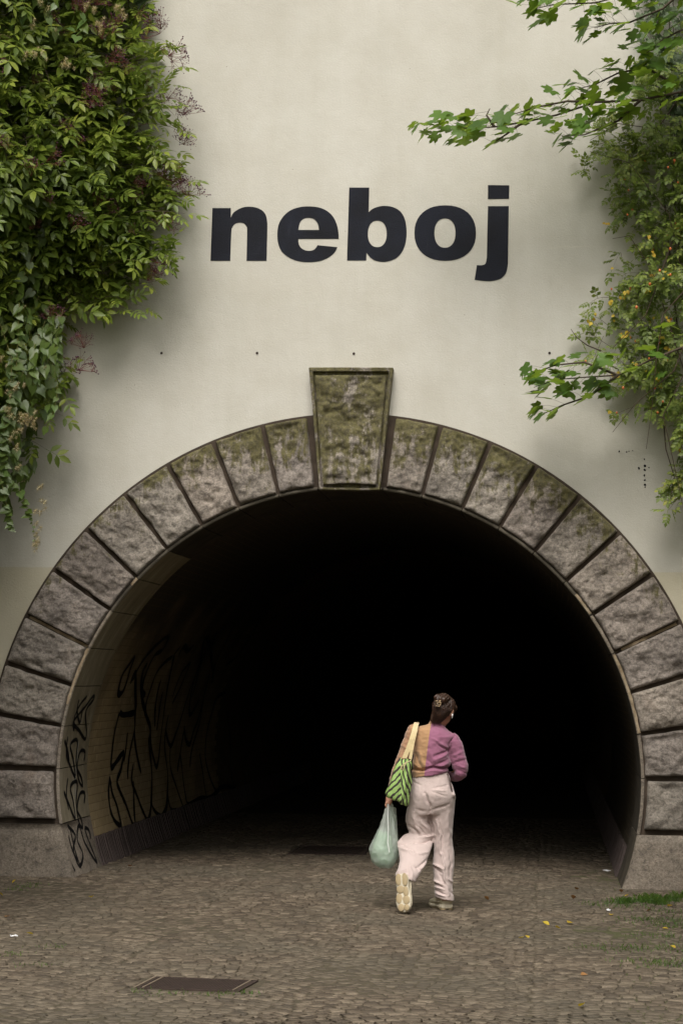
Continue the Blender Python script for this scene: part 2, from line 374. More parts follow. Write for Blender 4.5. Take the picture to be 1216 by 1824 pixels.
# ================================================================ WALL
WX, WT = 10.0, 9.4
RH = RO-.04
def wallmesh():
    v = []; f = []; n = 96; a0 = math.acos(max(-1, (-.3-ZC)/RH)) if RH > abs(-.3-ZC) else math.pi
    A = np.linspace(-a0, a0, n+1); ring = 10
    for a in A:
        dx, dz = math.sin(a), math.cos(a)
        t = min(WX/abs(dx) if abs(dx) > 1e-6 else 1e9, (WT-ZC)/dz if dz > 1e-6 else 1e9, (-.3-ZC)/dz if dz < -1e-6 else 1e9)
        t = max(t, RH)
        for k in range(ring+1):
            r = RH+(t-RH)*(k/ring)**1.5; v.append((r*dx, 0, ZC+r*dz))
    for i in range(n):
        for k in range(ring):
            a = i*(ring+1)+k; f.append((a, a+1, a+ring+2, a+ring+1))
    # corner fans so the rectangle is complete
    for sx_ in (-1, 1):
        cnr = len(v); v.append((sx_*WX, 0, WT))
        ids = [i*(ring+1)+ring for i in range(n+1)]
        side = [i for i in ids if v[i][0]*sx_ > 0]
        top = [i for i in side if abs(v[i][2]-WT) < 1e-4]; lat = [i for i in side if abs(abs(v[i][0])-WX) < 1e-4]
        if top and lat:
            a = max(top, key=lambda i: abs(v[i][0])); b = max(lat, key=lambda i: v[i][2]); f.append((a, b, cnr) if sx_ < 0 else (a, cnr, b))
        c2 = len(v); v.append((sx_*WX, 0, -.3))
        b = min(lat, key=lambda i: v[i][2]); bot = [i for i in side if abs(v[i][2]+.3) < 1e-4]
        if bot:
            a = max(bot, key=lambda i: abs(v[i][0])); f.append((a, c2, b))
    return v, f
wall = obj('retaining_wall', *wallmesh(), M['plaster'])
wall['label'] = 'tall cream plastered wall with a rusticated granite arch and the word neboj'; wall['category'] = 'wall'
# coping and back of the wall
obj('coping', *box(-WX-.1, WX+.1, -.12, .75, WT, WT+.16), M['granite_plain'], wall)
obj('wall_end', *box(-WX, -WX+.02, .002, .7, -.3, WT), M['plaster'], wall); obj('wall_end', *box(WX-.02, WX, .002, .7, -.3, WT), M['plaster'], wall)

# arch body behind the stones (joints) : annulus front and outer rim
def annulus(r0, r1, y, a0, a1, n=120):
    A = np.linspace(a0, a1, n+1); v = []; f = []
    for a in A:
        for r in (r0, r1): v.append((r*math.sin(a), y, ZC+r*math.cos(a)))
    for i in range(n): f.append((2*i, 2*i+2, 2*i+3, 2*i+1))
    return v, np.array(f)
AE = R(112)
v, f = annulus(RI+.012, RO, -.012, -AE, AE)
v = list(v); n0 = len(v); A = np.linspace(-AE, AE, 121); f = list(map(tuple, f))
for a in A: v.append(((RO)*math.sin(a), .02, ZC+RO*math.cos(a)))
for i in range(120): f.append((2*i+1, 2*i+3, n0+i+1, n0+i))
obj('mortar_bed', v, f, M['mortar'], wall)
def sstep(x): x = max(0., min(1., x)); return x*x*(3-2*x)
def rough(p, amp, seed):
    q = Vector((p[0]*5+seed*3.1, p[2]*5+seed*1.7, seed*.77))
    a = noise.fractal(q, .75, 2.2, 6)
    b = noise.noise(Vector((p[0]*3+seed, p[2]*3, 4.2*seed))); ledge = math.floor(b*5)/5-b*.5
    c = abs(noise.noise(Vector((p[0]*9, p[2]*9, seed))))+.5*abs(noise.noise(Vector((p[0]*23, p[2]*23, seed+3))))
    return amp*(a*.9+ledge*.6-c*.5)
def stone(cornerf, NU, NV, wu, hv, seed, mossf, base=-.012, rise=.055, amp=.040, marg=.02, name='stone', **k):
    """rock-faced block: cornerf(u,v) -> (x,z)"""
    v = []; mo = []; f = []
    us = [0, .012/wu]+list(np.linspace(.03/wu, 1-.03/wu, NU))+[1-.012/wu, 1]; vs = [0, .012/hv]+list(np.linspace(.03/hv, 1-.03/hv, NV))+[1-.012/hv, 1]
    nu, nv = len(us), len(vs)
    for j, vv in enumerate(vs):
        for i, u in enumerate(us):
            x, z = cornerf(u, vv); e = min(u*wu, (1-u)*wu, vv*hv, (1-vv)*hv)
            edge = .010*noise.noise(Vector((x*9, z*9, seed)))
            y = base-rise*sstep((e+edge)/.013)-abs(rise*.22)*sstep(e/.10)-rough((x, 0, z), amp, seed)*sstep((e-.008)/.05)
            if e <= 0: y = .01
            y = min(y, base+.004) if e > 0 else y
            jx = .004*noise.noise(Vector((x*14, z*14, seed+5))); v.append((x+jx, y, z+jx)); mo.append(mossf(u, vv, x, z))
    for j in range(nv-1):
        for i in range(nu-1): a = j*nu+i; f.append((a, a+1, a+nu+1, a+nu))
    o = obj(name, v, f, M['granite'], wall, True, **k)
    at = o.data.attributes.new('moss', 'FLOAT', 'POINT'); at.data.foreach_set('value', np.array(mo, np.float32))
    return o
SP = [6.4, 14.3, 22.55, 30.65, 38.95, 47.25, 55.5, 64.0, 72.2, 80.4, 88.9]
GAP = .014
def soffit_piece(a0, a1, name='soffit_block', mat=None):
    """dressed inner edge of a stone: a curved slab running 1.15 m into the tunnel"""
    n = 8; g = .004/RI; A = np.linspace(a0+g, a1-g, n+1); v = []; f = []
    prof = [(RI+.026, -.012), (RI+.022, -.032), (RI+.006, -.034), (RI-.004, -.026), (RI-.004, 1.16), (RI+.02, 1.16)]
    for a in A:
        for r, y in prof: v.append((r*math.sin(a), y, ZC+r*math.cos(a)))
    m = len(prof)
    for i in range(n):
        for j in range(m-1): p = i*m+j; f.append((p, p+1, p+m+1, p+m))
    f += [tuple(range(m)), tuple(reversed(range(n*m, n*m+m)))]
    return obj(name, v, f, mat or [M['soffit'] if a0 < R(-46) else M['reveal_shade'], M['granite_plain'] if max(abs(a0), abs(a1)) > R(60) else M['rim']], wall, False, mi=[1 if (k % (m-1)) < 3 and k < n*(m-1) else 0 for k in range(len(f))])  # upper rims take the darker rim material
for sgn in (-1, 1):
    for i in range(len(SP)-1):
        g = GAP/2.83
        a0, a1 = R(SP[i])+g, R(SP[i+1])-g
        if i == 0: a0 += .006
        def cf(u, v_, a0=a0, a1=a1, sgn=sgn):
            r = RI+.028+(RO-.016-RI-.028)*v_; a = a0+(a1-a0)*u; return sgn*r*math.sin(a), ZC+r*math.cos(a)
        def mf(u, v_, x, z, sgn=sgn):
            h = max(0, (z-ZC)/RO); s_ = .25 if sgn > 0 else .0
            return .19+h*.74*(v_**1.15)-.42*(1-h)+(.1*(sgn > 0)+.04)*h
        stone(cf, 26, 36, (a1-a0)*2.83, RO-RI-.08, 3+i*2+(sgn > 0)*31.7, mf)
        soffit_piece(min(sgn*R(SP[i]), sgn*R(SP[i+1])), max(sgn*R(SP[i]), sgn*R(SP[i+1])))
# keystone
def kf(u, v_, m=.05):
    xb, xt = .262, .366; z0, z1 = 3.365, 4.43
    w = xb+(xt-xb)*v_; x = -w+2*w*u; z = z0+(z1-z0)*v_+(1-v_)*(.02-.02*(2*u-1)**2)*1.; return x, z
def kmoss(u, v_, x, z): return .70+.10*v_+.12*math.exp(-((u-.12)/.14)**2)-.12*(1-v_)
# dressed frame of the keystone
def kframe():
    v = []; 
    def P(u, w, y):
        x, z = kf(u, w); return (x, y, z)
    outer = [(0, 0), (1, 0), (1, 1), (0, 1)]; inn = [(.035, .015), (.965, .015), (.955, .965), (.045, .965)]
    v = [P(*p, .0) for p in outer]+[P(*p, -.125) for p in outer]+[P(*p, -.128) for p in inn]+[P(*p, -.09) for p in inn]
    f = [(i, (i+1) % 4, 4+(i+1) % 4, 4+i) for i in range(4)]+[(4+i, 4+(i+1) % 4, 8+(i+1) % 4, 8+i) for i in range(4)]+[(8+i, 8+(i+1) % 4, 12+(i+1) % 4, 12+i) for i in range(4)]+[(12, 13, 14, 15)]
    bm = bmesh.new(); vs = [bm.verts.new(p) for p in v]; [bm.faces.new([vs[i] for i in q]) for q in f]
    bmesh.ops.subdivide_edges(bm, edges=bm.edges[:], cuts=5, use_grid_fill=True); bmesh.ops.bevel(bm, geom=[e for e in bm.edges if len(e.link_faces) == 2 and e.calc_face_angle(0) > .8], offset=.006, segments=1, affect='EDGES')
    for w in bm.verts:
        w.co += Vector((noise.noise(w.co*8), noise.noise(w.co*9+Vector((3, 1, 2))), noise.noise(w.co*7+Vector((8, 1, 2)))))*.006
    me = bpy.data.meshes.new('keystone'); bm.to_mesh(me); bm.free(); me.materials.append(M['granite'])
    return me
kme = kframe(); key = link('keystone', kme, wall, label='tall mossy wedge-shaped keystone at the top of the arch')
at = kme.attributes.new('moss', 'FLOAT', 'POINT'); at.data.foreach_set('value', np.full(len(kme.vertices), .72, np.float32))
def kin(u, v_): return kf(.05+.90*u, .025+.92*v_)
ks = stone(kin, 34, 62, .5, .95, 77.3, kmoss, base=-.10, rise=.04, amp=.05, name='keystone_face')
ks.parent = key
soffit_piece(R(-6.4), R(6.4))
# springer and plinth blocks
ZP = .47
for sgn in (-1, 1):
    a_s = math.acos((ZP-.016-ZC)/RI)                       # angle where the plinth starts
    def cf(u, v_, sgn=sgn):
        z = ZP+.02+(ZC+.022-ZP)*u*0+( (ZC+ .03) - (ZP+.02))*u
        xi = math.sqrt((RI+.046)**2-(z-ZC)**2); xo = RO-.03; x = xi+(xo-xi)*v_; return sgn*x, z
    stone(cf, 18, 24, .42, .62, 55+sgn*3, lambda u, v_, x, z: -.1)
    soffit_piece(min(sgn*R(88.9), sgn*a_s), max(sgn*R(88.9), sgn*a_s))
    # plinth
    nzs = 9; v = []; f = []; xo = 3.75
    for k_ in range(nzs):
        z = -.05+(ZP-.02+.05)*k_/(nzs-1); xi = math.sqrt((RI-.005)**2-(z-ZC)**2)
        row = [(xi, 1.168), (xi, -.05), (xi+.02, -.075)]+[(xi+.02+(xo-xi-.04)*q/12, -.078-.012*noise.noise(Vector((q*.7, z*4, sgn*3)))) for q in range(1, 12)]+[(xo-.02, -.078), (xo, -.06), (xo, .0)]
        if k_ == nzs-1: row = [(x+(.006 if i else 0), y+.018 if 0 < i < len(row)-1 else y) for i, (x, y) in enumerate(row)]
        v += [(sgn*x, y, z) for x, y in row]; m = len(row)
    for k_ in range(nzs-1):
        for j in range(m-1): a = k_*m+j; f.append((a, a+1, a+m+1, a+m) if sgn > 0 else (a, a+m, a+m+1, a+1))
    top = [(nzs-1)*m+j for j in range(m)]
    v += [(sgn*(xo), .0, ZP-.02), (sgn*math.sqrt((RI+.05)**2-(ZP-ZC)**2), .0, ZP-.02)]; f.append(tuple(top)+(len(v)-1,))
    obj('plinth_block', v, f, [M['granite_plain'], M['reveal_shade']], wall, True, mi=[1 if sgn > 0 and q < (nzs-1)*(m-1) and q % (m-1) == 0 else 0 for q in range(len(f))])  # right inner face coloured dark as if shaded
    # more plinth and wall stones further out
    obj('plinth_block', *box(*sorted((sgn*3.77, sgn*6.8)), -.075, .02, -.05, ZP-.02), M['granite_plain'], wall)
# lime streaks in two joints
for sgn, ad, w0, w1 in ((-1, 64.0, 0, 1), (1, 64.0, .1, 1)):
    v = []; f = []
    for i in range(13):
        r = RI+.03+(RO-RI-.08)*(w0+(w1-w0)*i/12); wv = .012+.006*noise.noise(Vector((i*.9, sgn, 2)))
        for s_ in (-1, 1):
            a = sgn*R(ad)+s_*wv/r; v.append((r*math.sin(a), -.0175-.003*noise.noise(Vector((i, s_, 3))), ZC+r*math.cos(a)))
    for i in range(12): f.append((2*i, 2*i+1, 2*i+3, 2*i+2))
    obj('lime_stain', v, f, M['lime'], wall)
for sgn, a0d, a1d in ((-1, 64.3, 76), (1, 64.3, 80.2), (1, 50.5, 55.2), (-1, 47.3, 49)):
    v = []; f = []
    for i in range(17):
        a = sgn*R(a0d+(a1d-a0d)*i/16); w = .014+.008*noise.noise(Vector((i*.6, sgn*2, 7)))
        for r in (RI+.003, RI+.012+w): v.append((r*math.sin(a), -.0365, ZC+r*math.cos(a)))
    for i in range(16): f.append((2*i, 2*i+1, 2*i+3, 2*i+2))
    obj('lime_stain', v, f, M['lime'], wall)
# anchors / bolt holes and blots
def disc(name, c, r, mat, n=8, y=-.004, jag=.0):
    v = [(c[0], y-.002, c[1])]+[(c[0]+r*(1+jag*random.uniform(-1, 1))*math.cos(i*2*math.pi/n), y, c[1]+r*(1+jag*random.uniform(-1, 1))*math.sin(i*2*math.pi/n)) for i in range(n)]
    return obj(name, v, [(0, 1+i, 1+(i+1) % n) for i in range(n)], mat, wall)
for px, py in ((288, 629), (458, 629), (630, 630), (978, 629)):
    q = atY(px, py); disc('bolt_hole', (q.x, q.z), .012, M['iron'], 10)
for px, py, r in ((1102, 804, 2), (1115, 805, 1.6), (1119, 804, 1.3), (1126, 803, 1.3), (1147, 818, 1.7), (1147, 830, 2.6), (1147.5, 837, 2.2), (1137, 834, 2.2), (1155, 833, 1.4), (1147, 847, 2.2), (1147.5, 855, 2.0), (1148, 864, 2.3), (1148, 868, 1.4)):
    q = atY(px, py); disc('paint_blot', (q.x, q.z), r*.0042, M['spray'], 9, jag=.45)
# ---------------------------------------------------------------- letters
def cr(pts, corners, seg=6):
    """closed outline; runs between corner indices are Catmull-Rom smoothed"""
    n = len(pts); out = []
    for i in range(n):
        p1, p2 = np.array(pts[i], float), np.array(pts[(i+1) % n], float)
        c1, c2 = i in corners, (i+1) % n in corners
        if c1 and c2: out.append(tuple(p1)); continue
        p0 = np.array(pts[i-1], float) if not c1 else p1-(p2-p1)*.5; p3 = np.array(pts[(i+2) % n], float) if not c2 else p2+(p2-p1)*.5
        for k in range(seg):
            t = k/seg; out.append(tuple(.5*((2*p1)+(-p0+p2)*t+(2*p0-5*p1+4*p2-p3)*t*t+(-p0+3*p1-3*p2+p3)*t**3)))
    return out
def ell(cx, cy, rx, ry, n=40, e=2.25): return [(cx+rx*abs(math.cos(a))**(2/e)*math.copysign(1, math.cos(a)), cy+ry*abs(math.sin(a))**(2/e)*math.copysign(1, math.sin(a))) for a in (i*2*math.pi/n for i in range(n))]
LET = {
 'n': [[cr([(78, 143), (144, 143), (144, 178), (152, 162), (167, 150), (187, 141), (210, 138), (238, 142), (260, 154), (272, 173), (276, 200), (273, 333), (201, 333), (203, 225), (200, 208), (191, 198), (177, 195), (161, 199), (150, 211), (146, 232), (142, 333), (71, 333)], {0, 1, 2, 11, 12, 13+7, 21, 10+0, 12})]],
 'e': [[cr([(533, 254), (387, 254), (389, 272), (398, 287), (414, 296), (432, 297), (447, 291), (457, 277), (528, 284), (518, 303), (498, 320), (468, 333), (430, 338), (390, 335), (355, 322), (328, 300), (315, 270), (312, 240), (316, 205), (332, 175), (358, 152), (392, 140), (425, 137), (462, 141), (492, 154), (514, 176), (527, 205), (532, 232)], {0, 1, 7, 8}),
        cr([(387, 222), (462, 222), (459, 203), (450, 188), (438, 180), (422, 178), (405, 182), (393, 196)], {0, 1})]],
 'b': [[cr([(571, 69), (643, 69), (641, 158), (655, 146), (676, 138), (700, 135), (730, 140), (756, 156), (772, 185), (778, 228), (774, 268), (762, 300), (742, 322), (715, 334), (690, 337), (665, 332), (647, 321), (633, 304), (632, 332), (563, 332)], {0, 1, 2, 17, 18, 19}), ell(672, 236, 34, 48)]],
 'o': [[ell(917, 233, 111, 100), ell(916, 233, 38, 53)]],
 'j': [[cr([(1071, 136), (1146, 136), (1143, 345), (1136, 377), (1116, 398), (1085, 406), (1058, 406), (1023, 402), (1031, 349), (1050, 349), (1062, 343), (1067, 322)], {0, 1, 2, 7, 8, 11})], [[(1071, 60), (1148, 61), (1147, 109), (1071, 110)]]],
}
for ch, shapes in LET.items():
    v = []; f = []
    for loops in shapes:
        L3 = []
        for lp in loops:
            if len(lp) < 12:
                lp = [(lp[i][0]+(lp[(i+1) % len(lp)][0]-lp[i][0])*k/4, lp[i][1]+(lp[(i+1) % len(lp)][1]-lp[i][1])*k/4) for i in range(len(lp)) for k in range(4)]
            L3.append([atY(340+x*600/1216, 300+y*600/1216, -.004) for x, y in lp])
        flat = [p for l in L3 for p in l]; base = len(v)
        v += flat; tr = tessellate_polygon([[Vector((p.x, p.z, 0)) for p in l] for l in L3]); f += [tuple(base+i for i in t) for t in tr]
        b0 = base
        for l in L3:   # paint edge
            nl = len(l); e0 = len(v); v += [Vector((p.x, 0.0, p.z)) for p in l]
            f += [(b0+i, b0+(i+1) % nl, e0+(i+1) % nl, e0+i) for i in range(nl)]; b0 += nl
    o = obj('letter', v, f, M['letter'], wall, label='painted black letter '+ch)

# ================================================================ TUNNEL lining
tun = obj('tunnel', *annulus(RI+.03, RI+.031, 1.16, -AE, AE), M['liner']); tun['label'] = 'dark arched tunnel lined with cream glazed bricks and sprayed with black graffiti'; tun['category'] = 'tunnel'
A = np.linspace(-AE, AE, 61); Ys = [1.15, 3, 6, 10, 16, 24, 34, 45]; v = []; f = []
for y in Ys:
    for a in A: v.append(((RI+.0026)*math.sin(a), y, ZC+(RI+.0026)*math.cos(a)))
for i in range(len(Ys)-1):
    for j in range(60): p = i*61+j; f.append((p, p+1, p+62, p+61))
obj('tunnel_lining', v, f, M['liner'], tun, True)
v = [((RI+.03)*math.sin(a), 45, ZC+(RI+.03)*math.cos(a)) for a in A]; obj('end_light_stop', v, [tuple(range(61))], M['liner'], tun)  # added cap closing the tunnel so it stays dark
# bricks: course height along the arc, length along the axis
CH, BL = .075, .29
zsk = .26; a_sk = math.acos((zsk-ZC)/RI)
def brick_v(am, ym, da, dl):
    g = .002; v = []
    for r, sh in ((RI+.03, 0), (RI+.001, .0), (RI, .001)):
        for sy_, sa in ((-1, -1), (1, -1), (1, 1), (-1, 1)):
            y = ym+sy_*(dl/2-g-sh); a = am+sa*(da/2-(g+sh)/RI); v.append((r*math.sin(a), y, ZC+r*math.cos(a)))
    return v
BQ = [(i, (i+1) % 4, 4+(i+1) % 4, 4+i) for i in range(4)]+[(4+i, 4+(i+1) % 4, 8+(i+1) % 4, 8+i) for i in range(4)]+[(8, 9, 10, 11)]
BQ = np.array(BQ); da = CH/RI; rows = int((a_sk*2)/da); cand = []
for r_ in range(rows):
    am = -a_sk+(r_+.5)*(2*a_sk/rows)
    for c_ in range(int((9.4-1.16)/BL)):
        ym = 1.165+BL*(c_+.5)-(BL/2 if r_ % 2 else 0)
        cand.append((am, ym))
cand = np.array(cand); P3 = np.c_[RI*np.sin(cand[:, 0]), cand[:, 1], ZC+RI*np.cos(cand[:, 0])]
score = np.where((cand[:, 0] < R(-60)), cand[:, 1], 1e3)
od = np.argsort(score); bm0 = None
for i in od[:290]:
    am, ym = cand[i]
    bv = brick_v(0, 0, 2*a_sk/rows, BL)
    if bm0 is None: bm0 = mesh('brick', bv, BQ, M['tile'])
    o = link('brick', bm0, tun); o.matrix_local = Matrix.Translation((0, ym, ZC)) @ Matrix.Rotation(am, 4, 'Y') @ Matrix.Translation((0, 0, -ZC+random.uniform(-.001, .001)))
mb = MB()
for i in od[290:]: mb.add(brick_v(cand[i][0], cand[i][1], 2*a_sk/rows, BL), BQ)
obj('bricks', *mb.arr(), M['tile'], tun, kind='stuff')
# ribbed skirting, both sides
mb = MB()
for sgn in (-1, 1):
    y = 1.17
    while y < 20:
        h = zsk+random.uniform(-.006, .006); zs = [-.02, .12, h]; pts = []
        for z in zs:
            x = math.sqrt(RI**2-(z-ZC)**2); pts.append((x, z))
        v = []
        d = random.uniform(.016, .026)
        for x, z in pts:
            for (dx, dy) in ((.02, -.028), (-d, -.017), (-d, .017), (.02, .028)): v.append((sgn*(x+dx), y+dy, z))
        q = [(0+4*k, 1+4*k, 5+4*k, 4+4*k) for k in range(2)]+[(1+4*k, 2+4*k, 6+4*k, 5+4*k) for k in range(2)]+[(2+4*k, 3+4*k, 7+4*k, 6+4*k) for k in range(2)]+[(8, 9, 10, 11)]
        mb.add(v, q); y += .064
obj('ribbed_skirting', *mb.arr(), M['ribtile'], tun, kind='stuff')
# ---------------------------------------------------------------- graffiti
def stroke(mbx, pts, off, sc_, w, lift=.006, wob=.004):
    P = [atCyl(off[0]+x/sc_, off[1]+y/sc_, RI-lift) for x, y in pts]
    P = np.array([tuple(p) for p in P]); ang = np.arctan2(P[:, 0], P[:, 2]-ZC); s = np.c_[ang*RI, P[:, 1]]
    # smooth in wall space
    n = len(s); out = []
    for i in range(n-1):
        p0 = s[max(i-1, 0)]; p1 = s[i]; p2 = s[i+1]; p3 = s[min(i+2, n-1)]
        for k in range(5):
            t = k/5; out.append(.5*((2*p1)+(-p0+p2)*t+(2*p0-5*p1+4*p2-p3)*t*t+(-p0+3*p1-3*p2+p3)*t**3))
    out.append(s[-1]); out = np.array(out); m = len(out)
    T = np.gradient(out, axis=0); T /= np.linalg.norm(T, axis=1)[:, None]+1e-9; Nn = np.c_[-T[:, 1], T[:, 0]]
    ww = np.array([w*(1+.25*noise.noise(Vector((i*.35, out[i][1]*3, w*90))))*(.55 if i in (0, m-1) else 1) for i in range(m)])/2
    a = out+Nn*ww[:, None]; b = out-Nn*ww[:, None]; v = []
    for q in (a, b):
        for u, y in q: v.append(((RI-lift)*math.sin(u/RI), max(y, -.02), ZC+(RI-lift)*math.cos(u/RI)))
    f = [(i, i+1, m+i+1, m+i) for i in range(m-1)]
    mbx.add(v, np.array(f))
G = [[(408,255),(385,290),(345,350),(325,420),(325,455),(345,440),(365,390),(385,320),(408,260)],
 [(395,385),(430,310),(480,240),(540,180),(578,155),(570,190),(545,230),(510,250),(470,330),(450,390),(445,440),(460,460)],
 [(385,400),(410,340),(412,500),(408,560),(405,640),(380,760),(370,860),(372,890)], [(330,545),(345,560),(380,555),(408,548)],
 [(328,550),(305,640),(290,750),(285,810),(290,832),(320,790),(350,755),(335,840),(315,900),(330,950),(365,1030),(395,1120),(410,1130)],
 [(280,880),(272,950),(280,1040),(300,1100),(330,1130),(335,1115),(315,1030),(290,960),(280,890)], [(370,650),(360,740),(350,800)],
 [(405,640),(410,720),(440,860)], [(400,810),(392,900),(420,980),(450,1060),(475,1100),(490,1030),(495,900),(490,800),(480,700),(487,630),(465,560),(445,480),(440,400),(450,330),(470,300)],
 [(600,260),(560,290),(520,340),(490,420),(465,500),(460,560)], [(487,640),(490,720),(505,790),(518,828),(530,780),(540,680),(555,560),(575,420),(600,300),(610,250),(640,210)],
 [(520,640),(530,560),(550,440)], [(540,380),(515,500),(510,620)], [(490,980),(500,1040),(530,1075),(550,1080),(570,1030),(575,950),(575,850),(560,700),(580,560)],
 [(565,640),(590,720),(620,650),(650,560),(690,430),(740,300),(770,160),(800,210)], [(590,720),(590,830),(620,930),(655,1030)],
 [(575,960),(590,1040),(620,1055),(680,1030),(750,990),(800,985),(860,930),(930,940)], [(600,500),(640,420),(690,300),(650,340),(600,470)], [(630,260),(660,205),(680,230),(710,200)],
 [(660,620),(670,690),(690,710),(710,640),(740,560),(780,400),(790,350)], [(640,760),(650,840),(665,960),(680,1020),(720,1020)], [(625,850),(640,760),(665,620)],
 [(740,760),(755,850),(775,980)], [(690,830),(700,740),(740,600),(760,480)], [(700,470),(720,400),(760,250),(700,430),(690,560),(740,480)],
 [(870,450),(830,470),(800,560),(780,640),(770,780),(800,900),(830,960)], [(885,540),(900,700),(910,900),(930,940)], [(920,90),(870,200),(820,300),(805,400)], [(830,130),(800,230),(810,330)], [(1070,40),(1000,160),(940,250),(880,300)],
 [(400,900),(402,1000),(408,1120)]]
for g in G:
    mb = MB(); stroke(mb, g, (100, 1080), 2.895, .062); v, f = mb.arr()
    obj('graffiti_stroke', v, f, M['spray'], tun)
T2 = [(62,670),(55,760),(70,810),(100,880),(90,790),(75,720),(95,690),(112,700),(105,800),(120,900),(138,925),(130,880),(110,830),(125,750),(150,750),(145,800)]
T = [[(160,465),(130,500),(100,560),(95,610),(120,640),(150,685),(158,640),(155,540),(195,480),(190,465),(150,520),(115,560),(90,600),(95,640)], T2, [(45,690),(60,740),(70,800)], [(x, y+215) for x, y in T2], [(42,955),(58,1000),(66,1050)],
     [(60,1130),(100,1180),(90,1250),(120,1340),(140,1280),(110,1200),(120,1130),(150,1220),(210,1320),(190,1260),(150,1150),(172,1155),(178,1200)],
     [(66,1180),(80,1240),(110,1310),(90,1220),(75,1150),(100,1260),(130,1350)], [(55,1270),(75,1320),(100,1365),(62,1290),(85,1355)], [(120,480),(110,540),(125,600),(140,520)]]
for g in T:
    mb = MB(); stroke(mb, g, (100, 1080), 2.895, .034, .008); v, f = mb.arr()
    obj('graffiti_tag', v, f, M['spray'], wall)
mb = MB(); stroke(mb, [(118, 690), (108, 800), (100, 900), (104, 1000)], (100, 1080), 2.895, .045, .0065); obj('paint_drip', *mb.arr(), M['paintwhite'], wall)

# ================================================================ GRATES
def grate(name, q, label, nb, frame, barw, diag=0.):
    q = [Vector((p.x, p.y, 0)) for p in q]; c = sum(q, Vector())/4
    e = empty(name, c, label, 'drain grate', None)
    def P(u, v_): return (q[0].lerp(q[3], u)).lerp(q[1].lerp(q[2], u), v_)-c
    def slab(nm, u0, u1, v0, v1, z0, z1, mat, sk=0.):
        cs = [P(u0, v0), P(u1, v0), P(min(u1+sk, 1), v1), P(min(u0+sk, 1), v1)]
        v = [(p.x, p.y, z0) for p in cs]+[(p.x, p.y, z1) for p in cs]
        obj(nm, v, [(3, 2, 1, 0), (4, 5, 6, 7)]+[(i, (i+1) % 4, 4+(i+1) % 4, 4+i) for i in range(4)], mat, e)
    slab('pit', 0, 1, 0, 1, -.0055, -.0045, M['mortar'])
    w = frame
    slab('frame', 0, w, 0, 1, -.0045, .004, M['ironlight' if nb > 30 else 'iron']); slab('frame', 1-w, 1, 0, 1, -.0045, .004, M['iron'])
    slab('frame', w, 1-w, 0, w*1.2, -.0045, .0035, M['iron']); slab('frame', w, 1-w, 1-w*1.2, 1, -.0045, .0035, M['iron'])
    if diag == 0:
        for u in (.085, .93): slab('edge_rail', u, u+.014, w*1.2, 1-w*1.2, -.0045, .0065, M['ironlight'])
    for i in range(nb):
        u = w*1.3+(1-2.6*w-diag)*(i+.2)/nb; slab('bar', u, u+(1-2.6*w-diag)/nb*barw, w*1.2, 1-w*1.2, -.0045, .0015, M['iron'], diag)
    return e
grate('drain_grate', GR1, 'small brown iron grate set in the cobbles in front of the tunnel, nearest the viewer', 34, .022, .66)
grate('drain_grate', GR2, 'dark iron grate with slanting bars in the tunnel floor behind the woman', 22, .03, .5, .06)
# ================================================================ VEGETATION
def nrm(a): return a/(np.linalg.norm(a, axis=-1, keepdims=True)+1e-9)
def leaflet(L=1., w=.42, fold=.12, droop=.12, n=4):
    """pointed oval leaflet along +Y, folded along its midrib, normal +Z"""
    ys = np.linspace(0, 1, n+1); v = [(0, 0, 0)]; prof = {4: (.0, .75, 1., .62, 0), 3: (0, .95, .8, 0), 2: (0, 1, 0)}[n]
    f = []; idx = [(0, 0, 0)]
    for i in range(1, n):
        y = ys[i]; h = w/2*prof[i]; z = -droop*y*y*L; k = len(v)
        v += [(-h, y*L, z+fold*h*2), (0, y*L, z), (h, y*L, z+fold*h*2)]; idx.append((k, k+1, k+2))
    k = len(v); v.append((0, L, -droop*L)); idx.append((k, k, k))
    for a, b in zip(idx[:-1], idx[1:]):
        for s, e in ((0, 1), (1, 2)):
            q = (a[s], a[e], b[e], b[s]); t = []
            for x in ((q[0], q[1], q[2]), (q[0], q[2], q[3])):
                if len(set(x)) == 3: f.append(x)
    return np.array(v, float), np.array(f)
def place(tv, M4): return tv@np.array(M4)[:3, :3].T+np.array(M4)[:3, 3]
def rotm(ax, a): return np.array(Matrix.Rotation(a, 4, ax))
def compound(nl, ll, lw, rach, n=3):
    v, f = leaflet(1, lw, .14, .15, n); b = MB()
    for i in range(nl//2):
        y = rach*(.35+.5*i/(max(nl//2-1, 1)))
        for s in (-1, 1):
            m = np.array(Matrix.Translation((0, y, 0)) @ Matrix.Rotation(-s*R(62-8*i), 4, 'Z') @ Matrix.Rotation(s*R(12), 4, 'Y'))
            b.add(place(v*ll, m), f)
    b.add(place(v*ll*1.1, np.array(Matrix.Translation((0, rach, 0)))), f)
    b.add([(-.0022, 0, 0), (.0022, 0, 0), (.0012, rach, -.0), (-.0012, rach, 0)], np.array([(0, 1, 2), (0, 2, 3)]))
    return b.arr()
def radial(outl, fold=.1):
    """lobed leaf: outline (angle deg from +Y, radius) mirrored; petiole joint near y=.0"""
    pts = [(r*math.sin(R(a)), r*math.cos(R(a))) for a, r in outl]; full = [(-x, y) for x, y in reversed(pts[1:])]+pts
    v = [(0, .05, 0)]+[(x, y, fold*(abs(x)*.5-.35*(x*x+y*y))) for x, y in full]; n = len(full)
    return np.array(v, float), np.array([(0, 1+i, 2+i) for i in range(n-1)])
